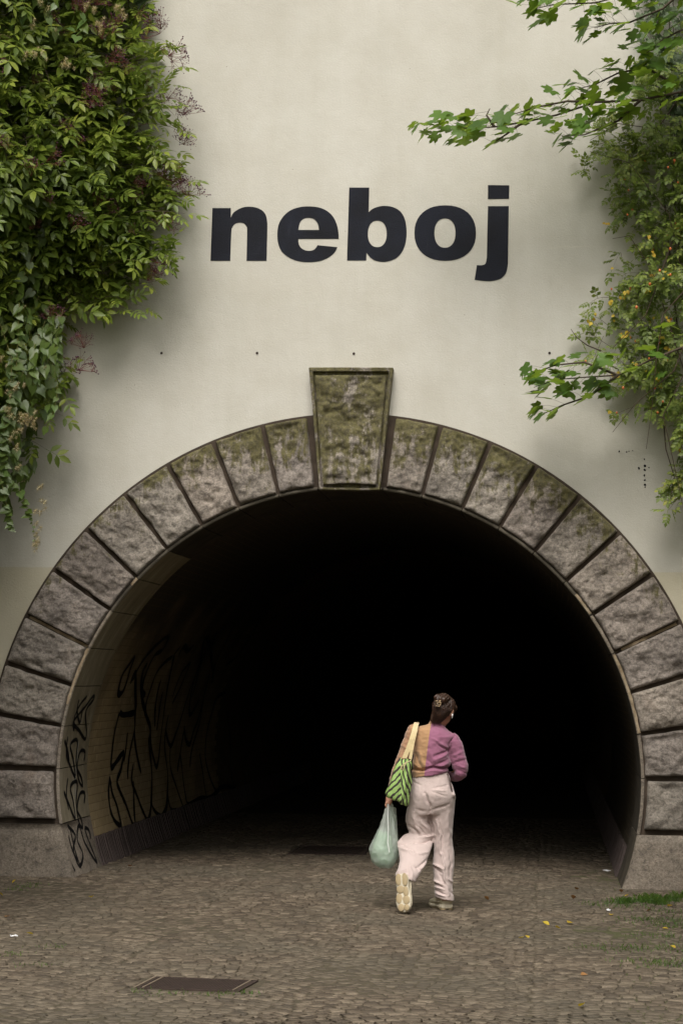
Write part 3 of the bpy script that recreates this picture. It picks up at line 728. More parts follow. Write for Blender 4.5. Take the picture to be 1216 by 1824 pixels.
MAPLE = radial([(0, 1.0), (6, .86), (12, .86), (19, .66), (24, .62), (33, .78), (42, .96), (49, .84), (56, .82), (66, .60), (74, .56), (88, .66), (98, .72), (110, .56), (135, .44), (160, .26)], .3)
IVY = radial([(0, .9), (22, .5), (48, .75), (75, .42), (110, .55), (150, .3)], .2)
HEART = (lambda vf: (vf[0], vf[1]))(radial([(0, 1.0), (10, .72), (24, .58), (50, .5), (85, .42), (125, .40), (155, .3), (175, .1)], .3))
ELD = [compound(5, .098, .42, .13), compound(7, .086, .40, .16), compound(5, .115, .44, .125)]
ROS = [compound(5, .050, .66, .075, 2), compound(7, .044, .64, .095, 2)]
CLE = [(HEART[0]*.085, HEART[1]), (HEART[0]*.07, HEART[1]), (HEART[0]*.10, HEART[1])]
MAP = [(MAPLE[0]*s, MAPLE[1]) for s in (.115, .092, .135)]
IVS = [(IVY[0]*s, IVY[1]) for s in (.07, .055)]
def frame(pos, d, up, roll=0., s=1.):
    """4x4 with +Y along d and +Z near up"""
    d = Vector(d).normalized(); x = d.cross(Vector(up))
    x = x.normalized() if x.length > 1e-4 else Vector((1, 0, 0)); z = x.cross(d)
    m = Matrix((x, d, z)).transposed().to_4x4() @ Matrix.Rotation(roll, 4, 'Y')
    return Matrix.Translation(pos) @ m @ Matrix.Scale(s, 4)
def jit(s): return Vector(rng.normal(0, s, 3))
class Plant:
    def __init__(s, name, loc, label, cat, leafm, tmpl, stemm='twig', leafname='leaf'):
        s.e = empty(name, loc, label, cat); s.L = []; s.t = tmpl; s.m = leafm; s.stem = MB(); s.sm = stemm; s.ln = leafname
    def leaf(s, ti, m): s.L.append((ti, m))
    def finish(s, nparts=300, tris_name='foliage'):
        if s.stem.v: setparent(obj('stem', *s.stem.arr(), M[s.sm], None, True), s.e)
        if not s.L: return
        P = np.array([tuple(m.translation) for _, m in s.L]); px, py = proj(P)
        inside = (px > -5) & (px < PW+5) & (py > -5) & (py < PH)
        sc_ = np.where(inside, P[:, 1], 1e3+P[:, 1]); od = np.argsort(sc_)
        if nparts < len(od): nparts = min(nparts, int(inside.sum()))
        me = [mesh(s.ln, *t, M[s.m], True) for t in s.t]
        inv = Matrix.Translation(-Vector(s.e.location))
        for i in od[:nparts]:
            ti, m = s.L[i]; o = link(s.ln, me[ti], s.e); o.matrix_local = inv @ m
        r = od[nparts:]
        if len(r):
            b = MB()
            for i in r: ti, m = s.L[i]; b.add(place(s.t[ti][0], m), s.t[ti][1])
            setparent(obj(tris_name, *b.arr(), M[s.m], None, True, kind='stuff'), s.e)
def inpoly(x, y, P):
    c = False; n = len(P)
    for i in range(n):
        x1, y1 = P[i]; x2, y2 = P[(i+1) % n]
        if (y1 > y) != (y2 > y) and x < (x2-x1)*(y-y1)/(y2-y1)+x1: c = not c
    return c
def edge_dist(x, y, P):
    d = 1e9
    for i in range(len(P)):
        a = np.array(P[i], float); b = np.array(P[(i+1) % len(P)], float); t = np.clip(np.dot([x, y]-a, b-a)/max(np.dot(b-a, b-a), 1e-9), 0, 1)
        d = min(d, np.hypot(*(a+(b-a)*t-[x, y])))
    return d
def sample(P):
    xs = [p[0] for p in P]; ys = [p[1] for p in P]
    while True:
        x, y = rng.uniform(min(xs), max(xs)), rng.uniform(min(ys), max(ys))
        if inpoly(x, y, P): return x, y
def sprig(pl, tip, org, nl, r=.006, arch=.12, side=.6, down=.5, out=.45, up=(0, -.55, .8), sc=(.8, 1.2), nt=3, start=.3, both=True, jn=.25):
    """a twig from org to tip carrying leaves"""
    org, tip = Vector(org), Vector(tip); pts = []; b = jit(.06)
    for i in range(7):
        t = i/6; p = org.lerp(tip, t); p.z += arch*4*t*(1-t); p += b*math.sin(t*3.1); pts.append(p)
    pl.stem.add(*tube(pts, r, r*.25, 4))
    T = (tip-org).normalized()
    for i in range(nl):
        t = start+(1-start)*(i+.5)/nl if i < nl-1 else 1; k = min(int(t*6), 5); p = pts[k].lerp(pts[k+1], t*6-k); tg = (pts[min(k+1, 6)]-pts[k]).normalized()
        sgn = 1 if i % 2 else -1
        sd = tg.cross(Vector((0, -1, 0))); sd = sd.normalized() if sd.length > .1 else Vector((1, 0, 0))
        d = tg*.5+sd*sgn*side+Vector((0, -out, -down))+jit(jn) if i < nl-1 else tg+Vector((0, -out*.4, -down*.6))+jit(jn*.6)
        if p.y+d.normalized().y*.12 > -.04: d.y = -abs(d.y)
        if p.y > -.05: p.y = -.05
        pl.leaf(int(rng.integers(nt)), frame(p, d, Vector(up)+jit(.3), rng.normal(0, .35), rng.uniform(*sc)))
    return pts
# ---- left: elder
PE = [(-260, -330), (250, -330), (270, -60), (262, 0), (262, 55), (290, 100), (305, 130), (292, 180), (300, 230), (310, 300), (318, 345), (285, 385), (292, 440), (262, 480), (235, 520), (195, 545), (140, 548), (108, 600), (112, 690), (85, 730), (40, 790), (-60, 840), (-260, 800)]
def thick(x, y, P, full, at_=240): return .10+full*min(1, edge_dist(x, y, P)/at_)
el = Plant('elder_bush', (-5.2, -.6, 0), 'big elder bush with purple berry clusters hanging over the upper left of the wall', 'bush', 'elder', ELD, 'bark')
berry_sites = []
for i in range(2300):
    x, y = sample(PE)
    if edge_dist(x, y, PE) < 26 and fbm((x*.03, y*.03, 7.7), 3) < .02: continue
    th = thick(x, y, PE, 1.0); front = rng.random()**.55
    th += max(0, (70-x)/330)*1.3; d = .06+th*front; tip = atY(x, y, -d)
    org = tip+Vector((-rng.uniform(.18, .5), .12*front, -rng.uniform(-.12, .12)))
    if x < 90 or y > 560: org = tip+Vector((-rng.uniform(.05, .3), .1*front, rng.uniform(.1, .35)))
    org.y = min(org.y, -.05)
    sprig(el, tip, org, int(rng.integers(2, 5)), .0045, .04, .55, .40, .5, up=(0, -.5, .85), start=.25)
    if front > .7 and y < 430 and rng.random() < .11: berry_sites.append((tip+Vector((0, -.10, .02)), x))
for (x, y, n_) in [(322, 118, 5), (312, 150, 4), (318, 205, 4), (325, 232, 4), (338, 322, 4), (330, 352, 5), (338, 380, 4), (310, 425, 4), (318, 455, 5), (300, 440, 4), (285, 470, 4), (262, 545, 4), (240, 552, 4), (215, 550, 4), (282, 500, 3), (300, 88, 4), (296, 70, 3), (128, 655, 3), (122, 705, 4), (90, 800, 3), (300, 275, 4), (310, 300, 4), (308, 175, 4), (322, 270, 3), (295, 400, 4), (180, 548, 4), (150, 555, 4), (118, 740, 3)]:
    t = atY(x-8, y, -rng.uniform(.3, .6)); sprig(el, t, t+Vector((-rng.uniform(.35, .6), .1, rng.uniform(-.12, .06))), n_, .004, .05, .5, .3, .4, up=(0, -.5, .85), start=.45, sc=(.75, 1.05))
# main limbs
for k in range(26):
    x, y = rng.uniform(-150, 260), rng.uniform(-100, 560); t = atY(x, y, -rng.uniform(.15, .6)); o = Vector((-5.2+rng.uniform(-.3, .3), -.4, rng.uniform(2.5, 6.5)))
    pts = [o.lerp(t, i/7)+Vector((0, 0, .5*math.sin(i/7*3.14)))+jit(.05) for i in range(8)]; el.stem.add(*tube(pts, .03, .006, 6))
el.stem.add(*tube([Vector((-5.2, -.6, -.1)), Vector((-5.25, -.6, 1.5)), Vector((-5.1, -.55, 3.5)), Vector((-4.8, -.6, 6)), Vector((-4.5, -.6, 8.5))], .14, .04, 9))
el.finish()
inv = Matrix.Translation(-Vector(el.e.location))
def umbel(seed, nb=34, spread=.075):
    r = np.random.default_rng(seed); st = MB(); be = MB()
    ov = np.array([(1, 0, 0), (-1, 0, 0), (0, 1, 0), (0, -1, 0), (0, 0, 1), (0, 0, -1)], float)*.0048; of = np.array([(0, 2, 4), (2, 1, 4), (1, 3, 4), (3, 0, 4), (2, 0, 5), (1, 2, 5), (3, 1, 5), (0, 3, 5)])
    for i in range(7):
        a = i*2.4; e = np.array([math.cos(a)*spread*.6, .075, math.sin(a)*spread*.6]); st.add(*tube([(0, 0, 0), e*.5+[0, .005, 0], e], .0016, .001, 3))
        for j in range(nb//7+1):
            q = e+np.array([r.normal(0, spread*.3), .022+r.uniform(0, .02), r.normal(0, spread*.3)]); st.add(*tube([e, q], .0009, .0007, 3)); be.add(ov*r.uniform(.7, 1.25)+q, of)
    return st.arr(), be.arr()
UM = [umbel(i) for i in range(4)]; UMS = [mesh('berry_stalk', *a, M['redstem']) for a, b in UM]; UMB = [mesh('berries', *b, M['berry'], True) for a, b in UM]
edge_b = [(285, 60), (287, 52), (300, 100), (306, 108), (300, 175), (318, 200), (325, 205), (320, 250), (327, 258), (296, 320), (335, 350), (300, 410), (275, 485), (262, 500), (150, 620), (140, 660), (95, 570), (170, 10), (182, 70), (150, 25), (195, 110), (155, 170), (170, 155), (205, 55), (130, 15)]
for x, y in edge_b: berry_sites.append((atY(x, y, -.35 if x > 250 else -.8), x))
for i, (p, x) in enumerate(berry_sites[:180]+berry_sites[-25:]):
    k = i % 4; m = frame(p, Vector((.35, -.45, .35))+jit(.35), (0, -.5, .8), rng.uniform(0, 6), rng.uniform(.85, 1.45))
    o = link('berry_cluster', UMS[k], el.e); o.matrix_local = inv @ m; link('berries', UMB[k], o, kind='stuff')
# ---- ivy on the wall top left
iv = Plant('ivy', (-2.2, -.05, 7.7), 'dark ivy climbing the wall behind the elder at the top left edge', 'ivy', 'ivy', IVS)
PI_ = [(120, -300), (262, -300), (276, -40), (284, 8), (278, 24), (270, 50), (230, 110), (140, 60)]
for i in range(420):
    x, y = sample(PI_); p = atY(x, y, -rng.uniform(.02, .12)); iv.leaf(int(rng.integers(2)), frame(p, Vector((rng.normal(0, .5), -.35, -.9)), (0, -.9, .4), rng.normal(0, .2), rng.uniform(.8, 1.3)))
for k in range(8):
    x = rng.uniform(180, 275); iv.stem.add(*tube([atY(x+rng.uniform(-30, 0), -200, -.02), atY(x-8, -80, -.02), atY(x-5, 30, -.02)], .006, .003, 4))
iv.finish(120)
# ---- left: clematis curtain
cl = Plant('clematis_vine', (-3.6, -1.0, 7.0), 'clematis vine with heart shaped leaves and cream seed heads trailing down at the left edge', 'vine', 'clem', CLE, 'vinestem')
heads = []
PCL = [(-260, 250), (20, 250), (80, 400), (60, 560), (105, 600), (118, 690), (90, 760), (40, 800), (60, 850), (22, 900), (8, 945), (-40, 960), (-260, 860)]
for i in range(330):
    x, y = sample(PCL); d = .25+.75*rng.random(); t = atY(x, y, -d); o = t+Vector((rng.uniform(-.12, .12), .05, rng.uniform(.25, .5)))
    sprig(cl, t, o, int(rng.integers(5, 9)), .002, .0, .7, .75, .4, up=(0, -.8, .45), start=.05)
    if rng.random() < .2: heads.append(t)
PT = [(-200, -330), (150, -330), (180, -20), (120, 110), (-20, 200), (-200, 200)]
for i in range(150):
    x, y = sample(PT); t = atY(x, y, -.75-.5*rng.random()); o = t+Vector((rng.uniform(-.3, .1), .1, rng.uniform(.0, .3)))
    sprig(cl, t, o, 5, .002, .03, .7, .5, .4, up=(0, -.6, .7), start=.05)
    if rng.random() < .25: heads.append(t)
# long trailing shoots
for sh, n in (([(-5, 560), (22, 640), (18, 720), (5, 790), (10, 850), (36, 875), (50, 910), (60, 940), (64, 975)], 34), ([(35, 540), (30, 650), (8, 760), (3, 850)], 22), ([(-30, 600), (-10, 800), (12, 900), (20, 945)], 20)):
    pts = [atY(x, y, -1.1+.02*i) for i, (x, y) in enumerate(sh)]; cl.stem.add(*tube(pts, .004, .0015, 4))
    for i in range(n):
        t = (i+.5)/n*(len(pts)-1); k = int(t); p = pts[k].lerp(pts[min(k+1, len(pts)-1)], t-k); s_ = 1 if i % 2 else -1
        small = .35 if (sh[0][0] == -5 and i > 26) else 1
        cl.leaf(int(rng.integers(3)), frame(p, Vector((s_*.7, -.3, -.5))+jit(.25), (0, -.8, .5), 0, small*rng.uniform(.7, 1.1)))
cl.finish()
def seedhead():
    b = MB()
    for i in range(46):
        a = Vector(rng.normal(0, 1, 3)).normalized(); p = a*.008; q = a*rng.uniform(.022, .034)+jit(.004); s_ = a.cross(Vector((.3, .2, .9))).normalized()*.0011
        b.add([p-s_*1.6, p+s_*1.6, q], np.array([(0, 1, 2)]))
    return mesh('seed_head', *b.arr(), M['seedhair'])
SHM = [seedhead() for _ in range(3)]; inv = Matrix.Translation(-Vector(cl.e.location))
hs_ = [(60, 40), (75, 8), (150, 12), (165, 22), (172, 38), (178, 50), (10, 70), (15, 80), (62, 100), (75, 103), (115, 112), (125, 116), (45, 96), (178, 60), (8, 640), (4, 645), (22, 742), (40, 686), (30, 692), (20, 705), (12, 730), (38, 745), (52, 748), (60, 742), (62, 750), (58, 756), (45, 752), (30, 770), (22, 778), (30, 795), (33, 835), (72, 870), (75, 900), (64, 915), (66, 935), (60, 955), (62, 972), (66, 960), (210, 15), (218, 25)]
for x, y in hs_:
    for _ in range(3): heads.append(atY(x+rng.normal(0, 5), y+rng.normal(0, 5), -1.25))
for i, p in enumerate(heads[:230]+heads[-60:]):
    o = link('seed_head', SHM[i % 3], cl.e); o.matrix_local = inv @ Matrix.Translation(p) @ Matrix.Scale(rng.uniform(.8, 1.5), 4)
# ---- right: maples
def maple(name, loc, label, limbs, leaves_per, spread, seed, th=-.9):
    pl = Plant(name, loc, label, 'maple', 'maple', MAP, 'bark')
    for pts_, n, sp in limbs:
        P = [atY(x, y, th+.03*i) for i, (x, y) in enumerate(pts_)]
        pl.stem.add(*tube(P, .013, .003, 5)); m = len(P)-1
        for i in range(n):
            t = (i+.3)/n*m; k = min(int(t), m-1); p = P[k].lerp(P[k+1], t-k); tg = (P[k+1]-P[k]).normalized(); s_ = 1 if i % 2 else -1
            w = sp*(1-.55*t/m)
            q = p+Vector((-rng.uniform(.02, .12)+rng.normal(0, .05), -rng.uniform(-.12, .3), s_*w*rng.uniform(.25, 1)-.02))
            pl.stem.add(*tube([p, p.lerp(q, .5)+Vector((0, 0, .01)), q], .0016, .001, 3))
            pl.leaf(int(rng.integers(3)), frame(q, Vector((-.8, -.32, -.34))+jit(.3), Vector((-.15, -.22, 1))+jit(.22), rng.normal(0, .35), rng.uniform(.75, 1.2)))
    pl.finish(300); return pl
maple('maple_branch', atY(1300, 150, -.9), 'leafy maple branch reaching left across the wall beside the letter j, upper of the two',
      [([(1330, 130), (1230, 160), (1140, 178), (1060, 182), (990, 205), (930, 218), (880, 226), (830, 228), (785, 226), (752, 219)], 72, .14), ([(1060, 182), (1010, 180), (950, 192), (900, 208)], 14, .12),
       ([(880, 226), (866, 205), (872, 193)], 3, .05), ([(1200, 150), (1150, 120), (1100, 130), (1060, 150), (1030, 158)], 26, .15), ([(930, 218), (900, 240), (872, 258)], 6, .07), ([(1140, 178), (1100, 215), (1040, 240), (1000, 243)], 24, .12)], 0, 0, 1)
maple('maple_branch', atY(1300, -40, -1.1), 'bright green maple twigs hanging into the top right corner above the roses',
      [([(1330, -60), (1240, -40), (1150, -20), (1060, 5), (985, 8), (955, 15)], 46, .2), ([(1240, -40), (1180, 15), (1120, 40), (1085, 42), (1058, 50)], 34, .17), ([(1300, 0), (1230, 45), (1180, 70), (1150, 95)], 30, .2)], 0, 0, 2, -1.1)
maple('maple_branch', atY(1300, 600, -.7), 'maple spray with broad pale leaves poking out of the roses above the arch',
      [([(1330, 560), (1216, 618), (1160, 640), (1100, 668), (1040, 672), (990, 676), (950, 690)], 34, .2), ([(1100, 668), (1040, 645), (990, 650), (955, 662)], 18, .12), ([(1100, 668), (1050, 705), (1000, 722), (965, 738)], 18, .12)], 0, 0, 3, -.7)
# ---- right: ivy mass behind
iv2 = Plant('ivy', (3.2, -.05, 7.5), 'dark ivy mass clinging to the wall behind the roses in the top right corner', 'ivy', 'ivy', IVS)
PI2 = [(1400, -300), (1130, -300), (1140, -20), (1130, 60), (1150, 110), (1160, 170), (1195, 220), (1225, 300), (1250, 500), (1400, 600)]
for i in range(1900):
    x, y = sample(PI2); p = atY(x, y, -rng.uniform(.02, .35)); iv2.leaf(int(rng.integers(2)), frame(p, Vector((rng.normal(0, .5), -.35, -.9)), (0, -.9, .4), rng.normal(0, .2), rng.uniform(.8, 1.4)))
for k in range(10):
    x = rng.uniform(1150, 1300); iv2.stem.add(*tube([atY(x+30, 600, -.02), atY(x, 300, -.02), atY(x-5, -100, -.02)], .008, .003, 4))
iv2.finish(150)
# ---- right: wild rose
ro = Plant('wild_rose_bush', (3.6, -.5, 0), 'airy wild rose bush with red hips and yellow leaves along the right edge', 'bush', 'rose', ROS, 'twig')
PR = [(1420, -100), (1150, 100), (1080, 190), (1040, 235), (1010, 292), (1060, 310), (1092, 335), (1075, 395), (1078, 440), (1060, 500), (1040, 560), (1035, 600), (1050, 650), (1080, 680), (1072, 735), (1100, 790), (1140, 815), (1180, 830), (1230, 860), (1420, 860)]
hips = []; yel = []
def canes(pts_, d, n, w):
    P = [atY(x, y, d) for x, y in pts_]; ro.stem.add(*tube(P, .007, .002, 5)); return P
CN = [[(1340, 900), (1240, 600), (1190, 380), (1120, 290), (1050, 270)], [(1340, 900), (1230, 700), (1160, 480), (1120, 420), (1090, 425)], [(1300, 200), (1200, 420), (1150, 560), (1090, 620), (1045, 590)],
      [(1290, 300), (1216, 520), (1180, 560), (1168, 640), (1160, 730), (1150, 800)], [(1300, 350), (1250, 600), (1180, 740), (1200, 830), (1216, 905)], [(1300, 400), (1200, 660), (1130, 720), (1090, 770)], [(1260, 100), (1170, 230), (1100, 220), (1050, 250)],
      [(1180, 740), (1185, 800), (1200, 850), (1190, 905)], [(1070, 625), (1045, 615), (1025, 600), (1016, 586)]]
for c_ in CN: canes(c_, -rng.uniform(.3, .7), 0, 0)
for i in range(1250):
    x, y = sample(PR)
    if rng.random() > (.50+.5*min(1, max(0, (x-1060)/130)))*(1 if y < 330 else .8): continue
    if fbm((x*.016, y*.016, 3.3), 3) < -.16: continue
    d = .10+rng.random()*(.16+.5*min(1, max(0, x-1080)/150)); t = atY(x, y, -d)
    sg = rng.choice([-1, -1, 1]); o = t+Vector((-sg*rng.uniform(.06, .22)*-1 if sg > 0 else rng.uniform(.08, .25), .04, rng.uniform(.02, .2))); o.y = min(o.y, -.05)
    sprig(ro, t, o, int(rng.integers(4, 8)), .0018, .03, .8, .45, .35, up=(0, -.5, .8), nt=2, start=.1)
    if y > 280:
        if rng.random() < .26: hips.append(t+jit(.03))
        if rng.random() < .36 and y > 380: yel.append(t+jit(.03))
for x, y in [(1195, 850), (1200, 880), (1190, 900), (1205, 868), (1212, 890), (1186, 880), (1208, 855), (1192, 868)]:
    t = atY(x, y, -.4); sprig(ro, t, t+Vector((.1, 0, .1)), 5, .0016, .02, .8, .5, .3, nt=2)
ro.finish()
inv = Matrix.Translation(-Vector(ro.e.location))
hm = bmesh.new(); bmesh.ops.create_uvsphere(hm, u_segments=7, v_segments=5, radius=.0105); 
for w in hm.verts: w.co.z *= 1.3
hme = bpy.data.meshes.new('rose_hip'); hm.to_mesh(hme); hm.free(); hme.materials.append(M['hip'])
for p in hips[:200]: o = link('rose_hip', hme, ro.e); o.matrix_local = inv @ Matrix.Translation(p+Vector((0, -.05, 0))) @ Matrix.Scale(rng.uniform(.7, 1.2), 4)
ym = mesh('yellow_leaf', leaflet(.036, .028, .2, .2, 3)[0], leaflet(.036, .028, .2, .2, 3)[1], M['yellow'], True)
for p in yel[:240]:
    for q in range(int(rng.integers(1, 4))): o = link('yellow_leaf', ym, ro.e); o.matrix_local = inv @ frame(p+Vector((0, -.06, 0))+jit(.015), Vector((0, -.3, -.8))+jit(.6), (0, -1, .3), 0, rng.uniform(.7, 1.3))
# ---- unseen trees added beside and behind the viewer to shade the place
TL = (lambda a: (a[0]*.16, a[1]))(leaflet(1, .6, .1, .1, 2))
def tree(x, y, h, r, n, label, z0=None):
    e = empty('unseen_shade_tree', (x, y, 0), label, 'tree', 'unseen trees added round the forecourt for shade'); b = MB()
    z0 = h*.35 if z0 is None else z0
    b.add(*tube([(x, y, -.1), (x+.1, y, h*.3), (x-.1, y+.1, h*.6), (x, y, h*.9)], .25, .05, 8))
    for k in range(9):
        a = k*2.4; zz = z0+(h-z0)*k/11; b.add(*tube([(x, y, zz), (x+math.cos(a)*r*.45, y+math.sin(a)*r*.45, zz+.7), (x+math.cos(a)*r*.85, y+math.sin(a)*r*.85, zz+1.1)], .08, .02, 5))
    setparent(obj('trunk', *b.arr(), M['bark'], None, True), e)
    cs = [(x+rng.normal(0, r*.42), y+rng.normal(0, r*.42), rng.uniform(z0, h)) for _ in range(26)]; c = np.array(cs)[rng.integers(26, size=n)]
    P = c+rng.normal(0, r*.24, (n, 3)); tv, tf = TL
    A = nrm(rng.normal(0, 1, (n, 3))*[1, 1, .5]+[0, 0, -.3]); B = nrm(np.cross(A, rng.normal(0, 1, (n, 3)))); C_ = np.cross(A, B); s_ = rng.uniform(.8, 1.5, n)[:, None, None]*1.6
    V = (tv[None, :, 0:1]*B[:, None]+tv[None, :, 1:2]*A[:, None]+tv[None, :, 2:3]*C_[:, None])*s_+P[:, None]
    V[..., 2] = np.maximum(V[..., 2], .05)
    if y > -19: cx_, cy_ = proj(P); k_ = (cx_ < -130) | (cx_ > PW+130) | (cy_ < -150); V = V[k_]; n = len(V)  # crown leaves within the view are dropped; the tree only shades
    F = (tf[None]+(np.arange(n)*len(tv))[:, None, None]).reshape(-1, 3)
    setparent(obj('unseen_shade_crown', V.reshape(-1, 3), F, M['elder'], None, True), e)
tree(-5.4, -1.9, 5.4, 1.7, 9000, 'unseen low broad linden tree added left of the tunnel forecourt for shade', .3)
tree(-4.5, -3.9, 5.6, 2.0, 16000, 'unseen low linden tree added to shade the left side of the forecourt', .8)
tree(4.9, -4.2, 5.0, 1.8, 11000, 'unseen low linden tree added to shade the right side of the forecourt', 2.2)
tree(-8.2, -9.0, 7.5, 2.8, 6000, 'unseen tall linden tree added further left of the forecourt for shade', 1.5)
tree(5.0, -2.0, 4.6, 1.5, 7000, 'unseen low broad linden tree added right of the tunnel forecourt for shade', .8)
tree(9.0, -9.5, 7, 2.8, 5000, 'unseen tall linden tree added further right of the forecourt for shade', 2)
for i, x in enumerate((-18, -9, -1, 8, 17)):
    tree(x, -31+2*math.sin(i*2), 16, 4.6, 5000, 'unseen linden tree added to block low sky across the forecourt, '+('first', 'second', 'third', 'fourth', 'fifth')[i]+' in the row from the left', .8)
# ---- ground bits: grass and moss tufts at the right foot of the wall, fallen leaves, litter
def tufts(name, pts_, n, h, lab, spread):
    b = MB(); c0 = pts_[0]
    for i in range(n):
        p = pts_[int(rng.integers(len(pts_)))]; q = Vector((p.x+rng.normal(0, spread), p.y+rng.normal(0, spread), 0)); a = rng.uniform(0, 6.28); hh = h*rng.uniform(.4, 1.1); w = .0035
        dx, dy = math.cos(a), math.sin(a); b.add([(q.x-dy*w, q.y+dx*w, 0), (q.x+dy*w, q.y-dx*w, 0), (q.x+dx*hh*.25, q.y+dy*hh*.25, hh*.7), (q.x+dx*hh*.6, q.y+dy*hh*.6, hh)], np.array([(0, 1, 2), (0, 2, 3)]))
    o = obj(name, *b.arr(), M['grass'], None, kind='stuff'); o['label'] = lab; o['category'] = 'grass'; return o
tufts('grass', [atG(1158, 1603), atG(1192, 1606), atG(1110, 1610), atG(1216, 1600), atG(1175, 1612), atG(1150, 1608)], 800, .06, 'tufts of green grass at the foot of the right hand plinth', .055)
tufts('grass', [atG(x, y) for x, y in ((1080, 1612), (1200, 1650), (1180, 1668), (1212, 1690), (1150, 1640), (1125, 1616), (1205, 1720), (1160, 1715), (1216, 1640), (1190, 1625), (1100, 1690))], 1100, .03, 'sparse short weeds between the cobbles on the right', .13)
tufts('grass', [atG(x, y) for x, y in ((30, 1585), (48, 1580), (60, 1575), (90, 1687), (60, 1720), (20, 1700), (240, 1768), (380, 1772), (300, 1770), (110, 1560), (430, 1770))], 420, .022, 'tiny weeds in the joints near the left plinth and around the grate', .06)
LV = [(1025, 1586, 'o', 'brown fallen leaf close to the tunnel corner, the upper of two left of the grass'), (1020, 1603, 'o', 'brown fallen leaf just below another near the tunnel corner left of the grass'), (1112, 1598, 'y', 'yellow fallen leaf beside the brown one at the tunnel corner left of the grass'), (1107, 1591, 'o', 'orange brown fallen leaf touching the left end of the grass tufts'),
 (1165, 1604, 'y', 'bright yellow fallen leaf lying in the middle of the grass tufts'), (1188, 1616, 'y', 'yellow fallen leaf lying in the right part of the grass tufts'), (978, 1650, 'y', 'yellow fallen leaf on cobbles, topmost of the scattered cluster right of the woman'), (998, 1656, 'y', 'yellow fallen leaf on cobbles, rightmost of the scattered cluster right of the woman'),
 (932, 1670, 'y', 'yellow fallen leaf on cobbles, left one of the touching pair nearest the woman'), (940, 1673, 'y', 'yellow fallen leaf on cobbles, right one of the touching pair nearest the woman'), (1019, 1645, 'y', 'lone yellow fallen leaf on cobbles midway between the woman and the grass'), (1088, 1630, 'y', 'yellow fallen leaf just below the white paper scrap by the right plinth'),
 (1178, 1655, 'y', 'yellow fallen leaf on mossy cobbles below the right end of the grass'), (1202, 1691, 'y', 'yellow fallen leaf near the right edge, lowest of those on mossy cobbles'), (1030, 1795, 'y', 'tan fallen leaf lying near the bottom edge on the right, nearest the viewer'), (1033, 1739, 'o', 'rusty brown fallen leaf on bare cobbles at the lower right, above the nearest one'),
 (6, 1597, 'y', 'pale yellow fallen leaf at the left edge below the left plinth'), (10, 1635, 'o', 'orange brown fallen leaf at the left edge, lowest on that side'), (60, 1666, 'y', 'yellow fallen leaf on the left cobbles level with the white scrap'), (163, 1600, 'y', 'yellow fallen leaf on the left cobbles in front of the tunnel mouth'), (22, 1575, 'y', 'tiny yellow fallen leaf right at the foot of the left plinth'),
 (110, 1561, 'o', 'orange brown fallen leaf tucked against the inner corner of the left plinth'), (1150, 1625, 'o', 'brown fallen leaf on cobbles just below the middle of the grass tufts'), (870, 1605, 'o', 'brown fallen leaf in shade between the right foot and the tunnel corner'), (228, 1544, 'o', 'brown fallen leaf by the ribbed skirting inside the tunnel on the left')]
M['brownleaf'] = leafmat('brown_leaf', [(0, (.28, .13, .05)), (1, (.40, .20, .07))], .1, .6, (.4, .2, .05))
fl = leaflet(.06, .05, .25, -.25, 4); flm = {'y': mesh('fallen_leaf', *fl, M['yellow'], True), 'o': mesh('fallen_leaf', *fl, M['brownleaf'], True)}
for x, y, c_, lb in LV:
    g = atG(x, y); o = link('fallen_leaf', flm[c_]); o['label'] = lb; o['category'] = 'leaf'; o['group'] = 'fallen leaves on the cobbles'
    o.location = (g.x, g.y, .008); o.rotation_euler = (rng.normal(0, .25), rng.normal(0, .25), rng.uniform(0, 6.28)); o.scale = [rng.uniform(.65, 1.05)]*3
M['paper'] = simple('white_litter', (.72, .72, .74), .7, .1)
for (x, y, w), lab in zip(((1080, 1553, .075), (1084, 1624, .05), (26, 1670, .05)), ('crumpled white scrap of paper just inside the right edge of the tunnel', 'small white paper scrap on the cobbles below the right plinth', 'small white paper scrap lying at the left edge of the cobbles')):
    g = atG(x, y); v = [(a*w/2+rng.normal(0, .006), b*w/4+rng.normal(0, .004), .006+abs(rng.normal(0, .010))) for b in (-1, 0, 1) for a in (-1, -.3, .4, 1)]
    o = obj('paper_scrap', v, [(i+4*j, i+1+4*j, i+5+4*j, i+4+4*j) for j in range(2) for i in range(3)], M['paper']); o.location = (g.x, g.y, 0)
    o['label'] = lab; o['category'] = 'litter'; o['group'] = 'scraps of litter'
# ================================================================ PERSON
PY = -2.11
def P8(cx, cy, dy=0.):          # point of the traced figure, on the plane dy behind the standing foot
    return atY(600+cx/4.0533, 1200+cy/4.0533, PY+dy)
def rings(rs, n=24, cap=True, e=2.0):
    """loft through rings (xl, yl, xr, yr, dy, depth[, exponent])"""
    v = []; f = []; m = len(rs)
    for r in rs:
        xl, yl, xr, yr, dy, d = r[:6]; ex = r[6] if len(r) > 6 else e
        a, b = P8(xl, yl, dy), P8(xr, yr, dy); c = (a+b)/2; h = (b-a)/2
        for i in range(n):
            t = 2*math.pi*i/n; cx, sx_ = math.cos(t), math.sin(t)
            v.append(c+h*(abs(cx)**(2/ex)*math.copysign(1, cx))+Vector((0, d, 0))*(abs(sx_)**(2/ex)*math.copysign(1, sx_)))
    for j in range(m-1):
        for i in range(n): k = (i+1) % n; f.append((j*n+i, j*n+k, (j+1)*n+k, (j+1)*n+i))
    if cap:
        for j in (0, m-1):
            c = sum((Vector(p) for p in v[j*n:(j+1)*n]), Vector())/n; v.append(c); q = len(v)-1
            f += [(q, j*n+i, j*n+(i+1) % n) if j else (q, j*n+(i+1) % n, j*n+i) for i in range(n)]
    return v, f
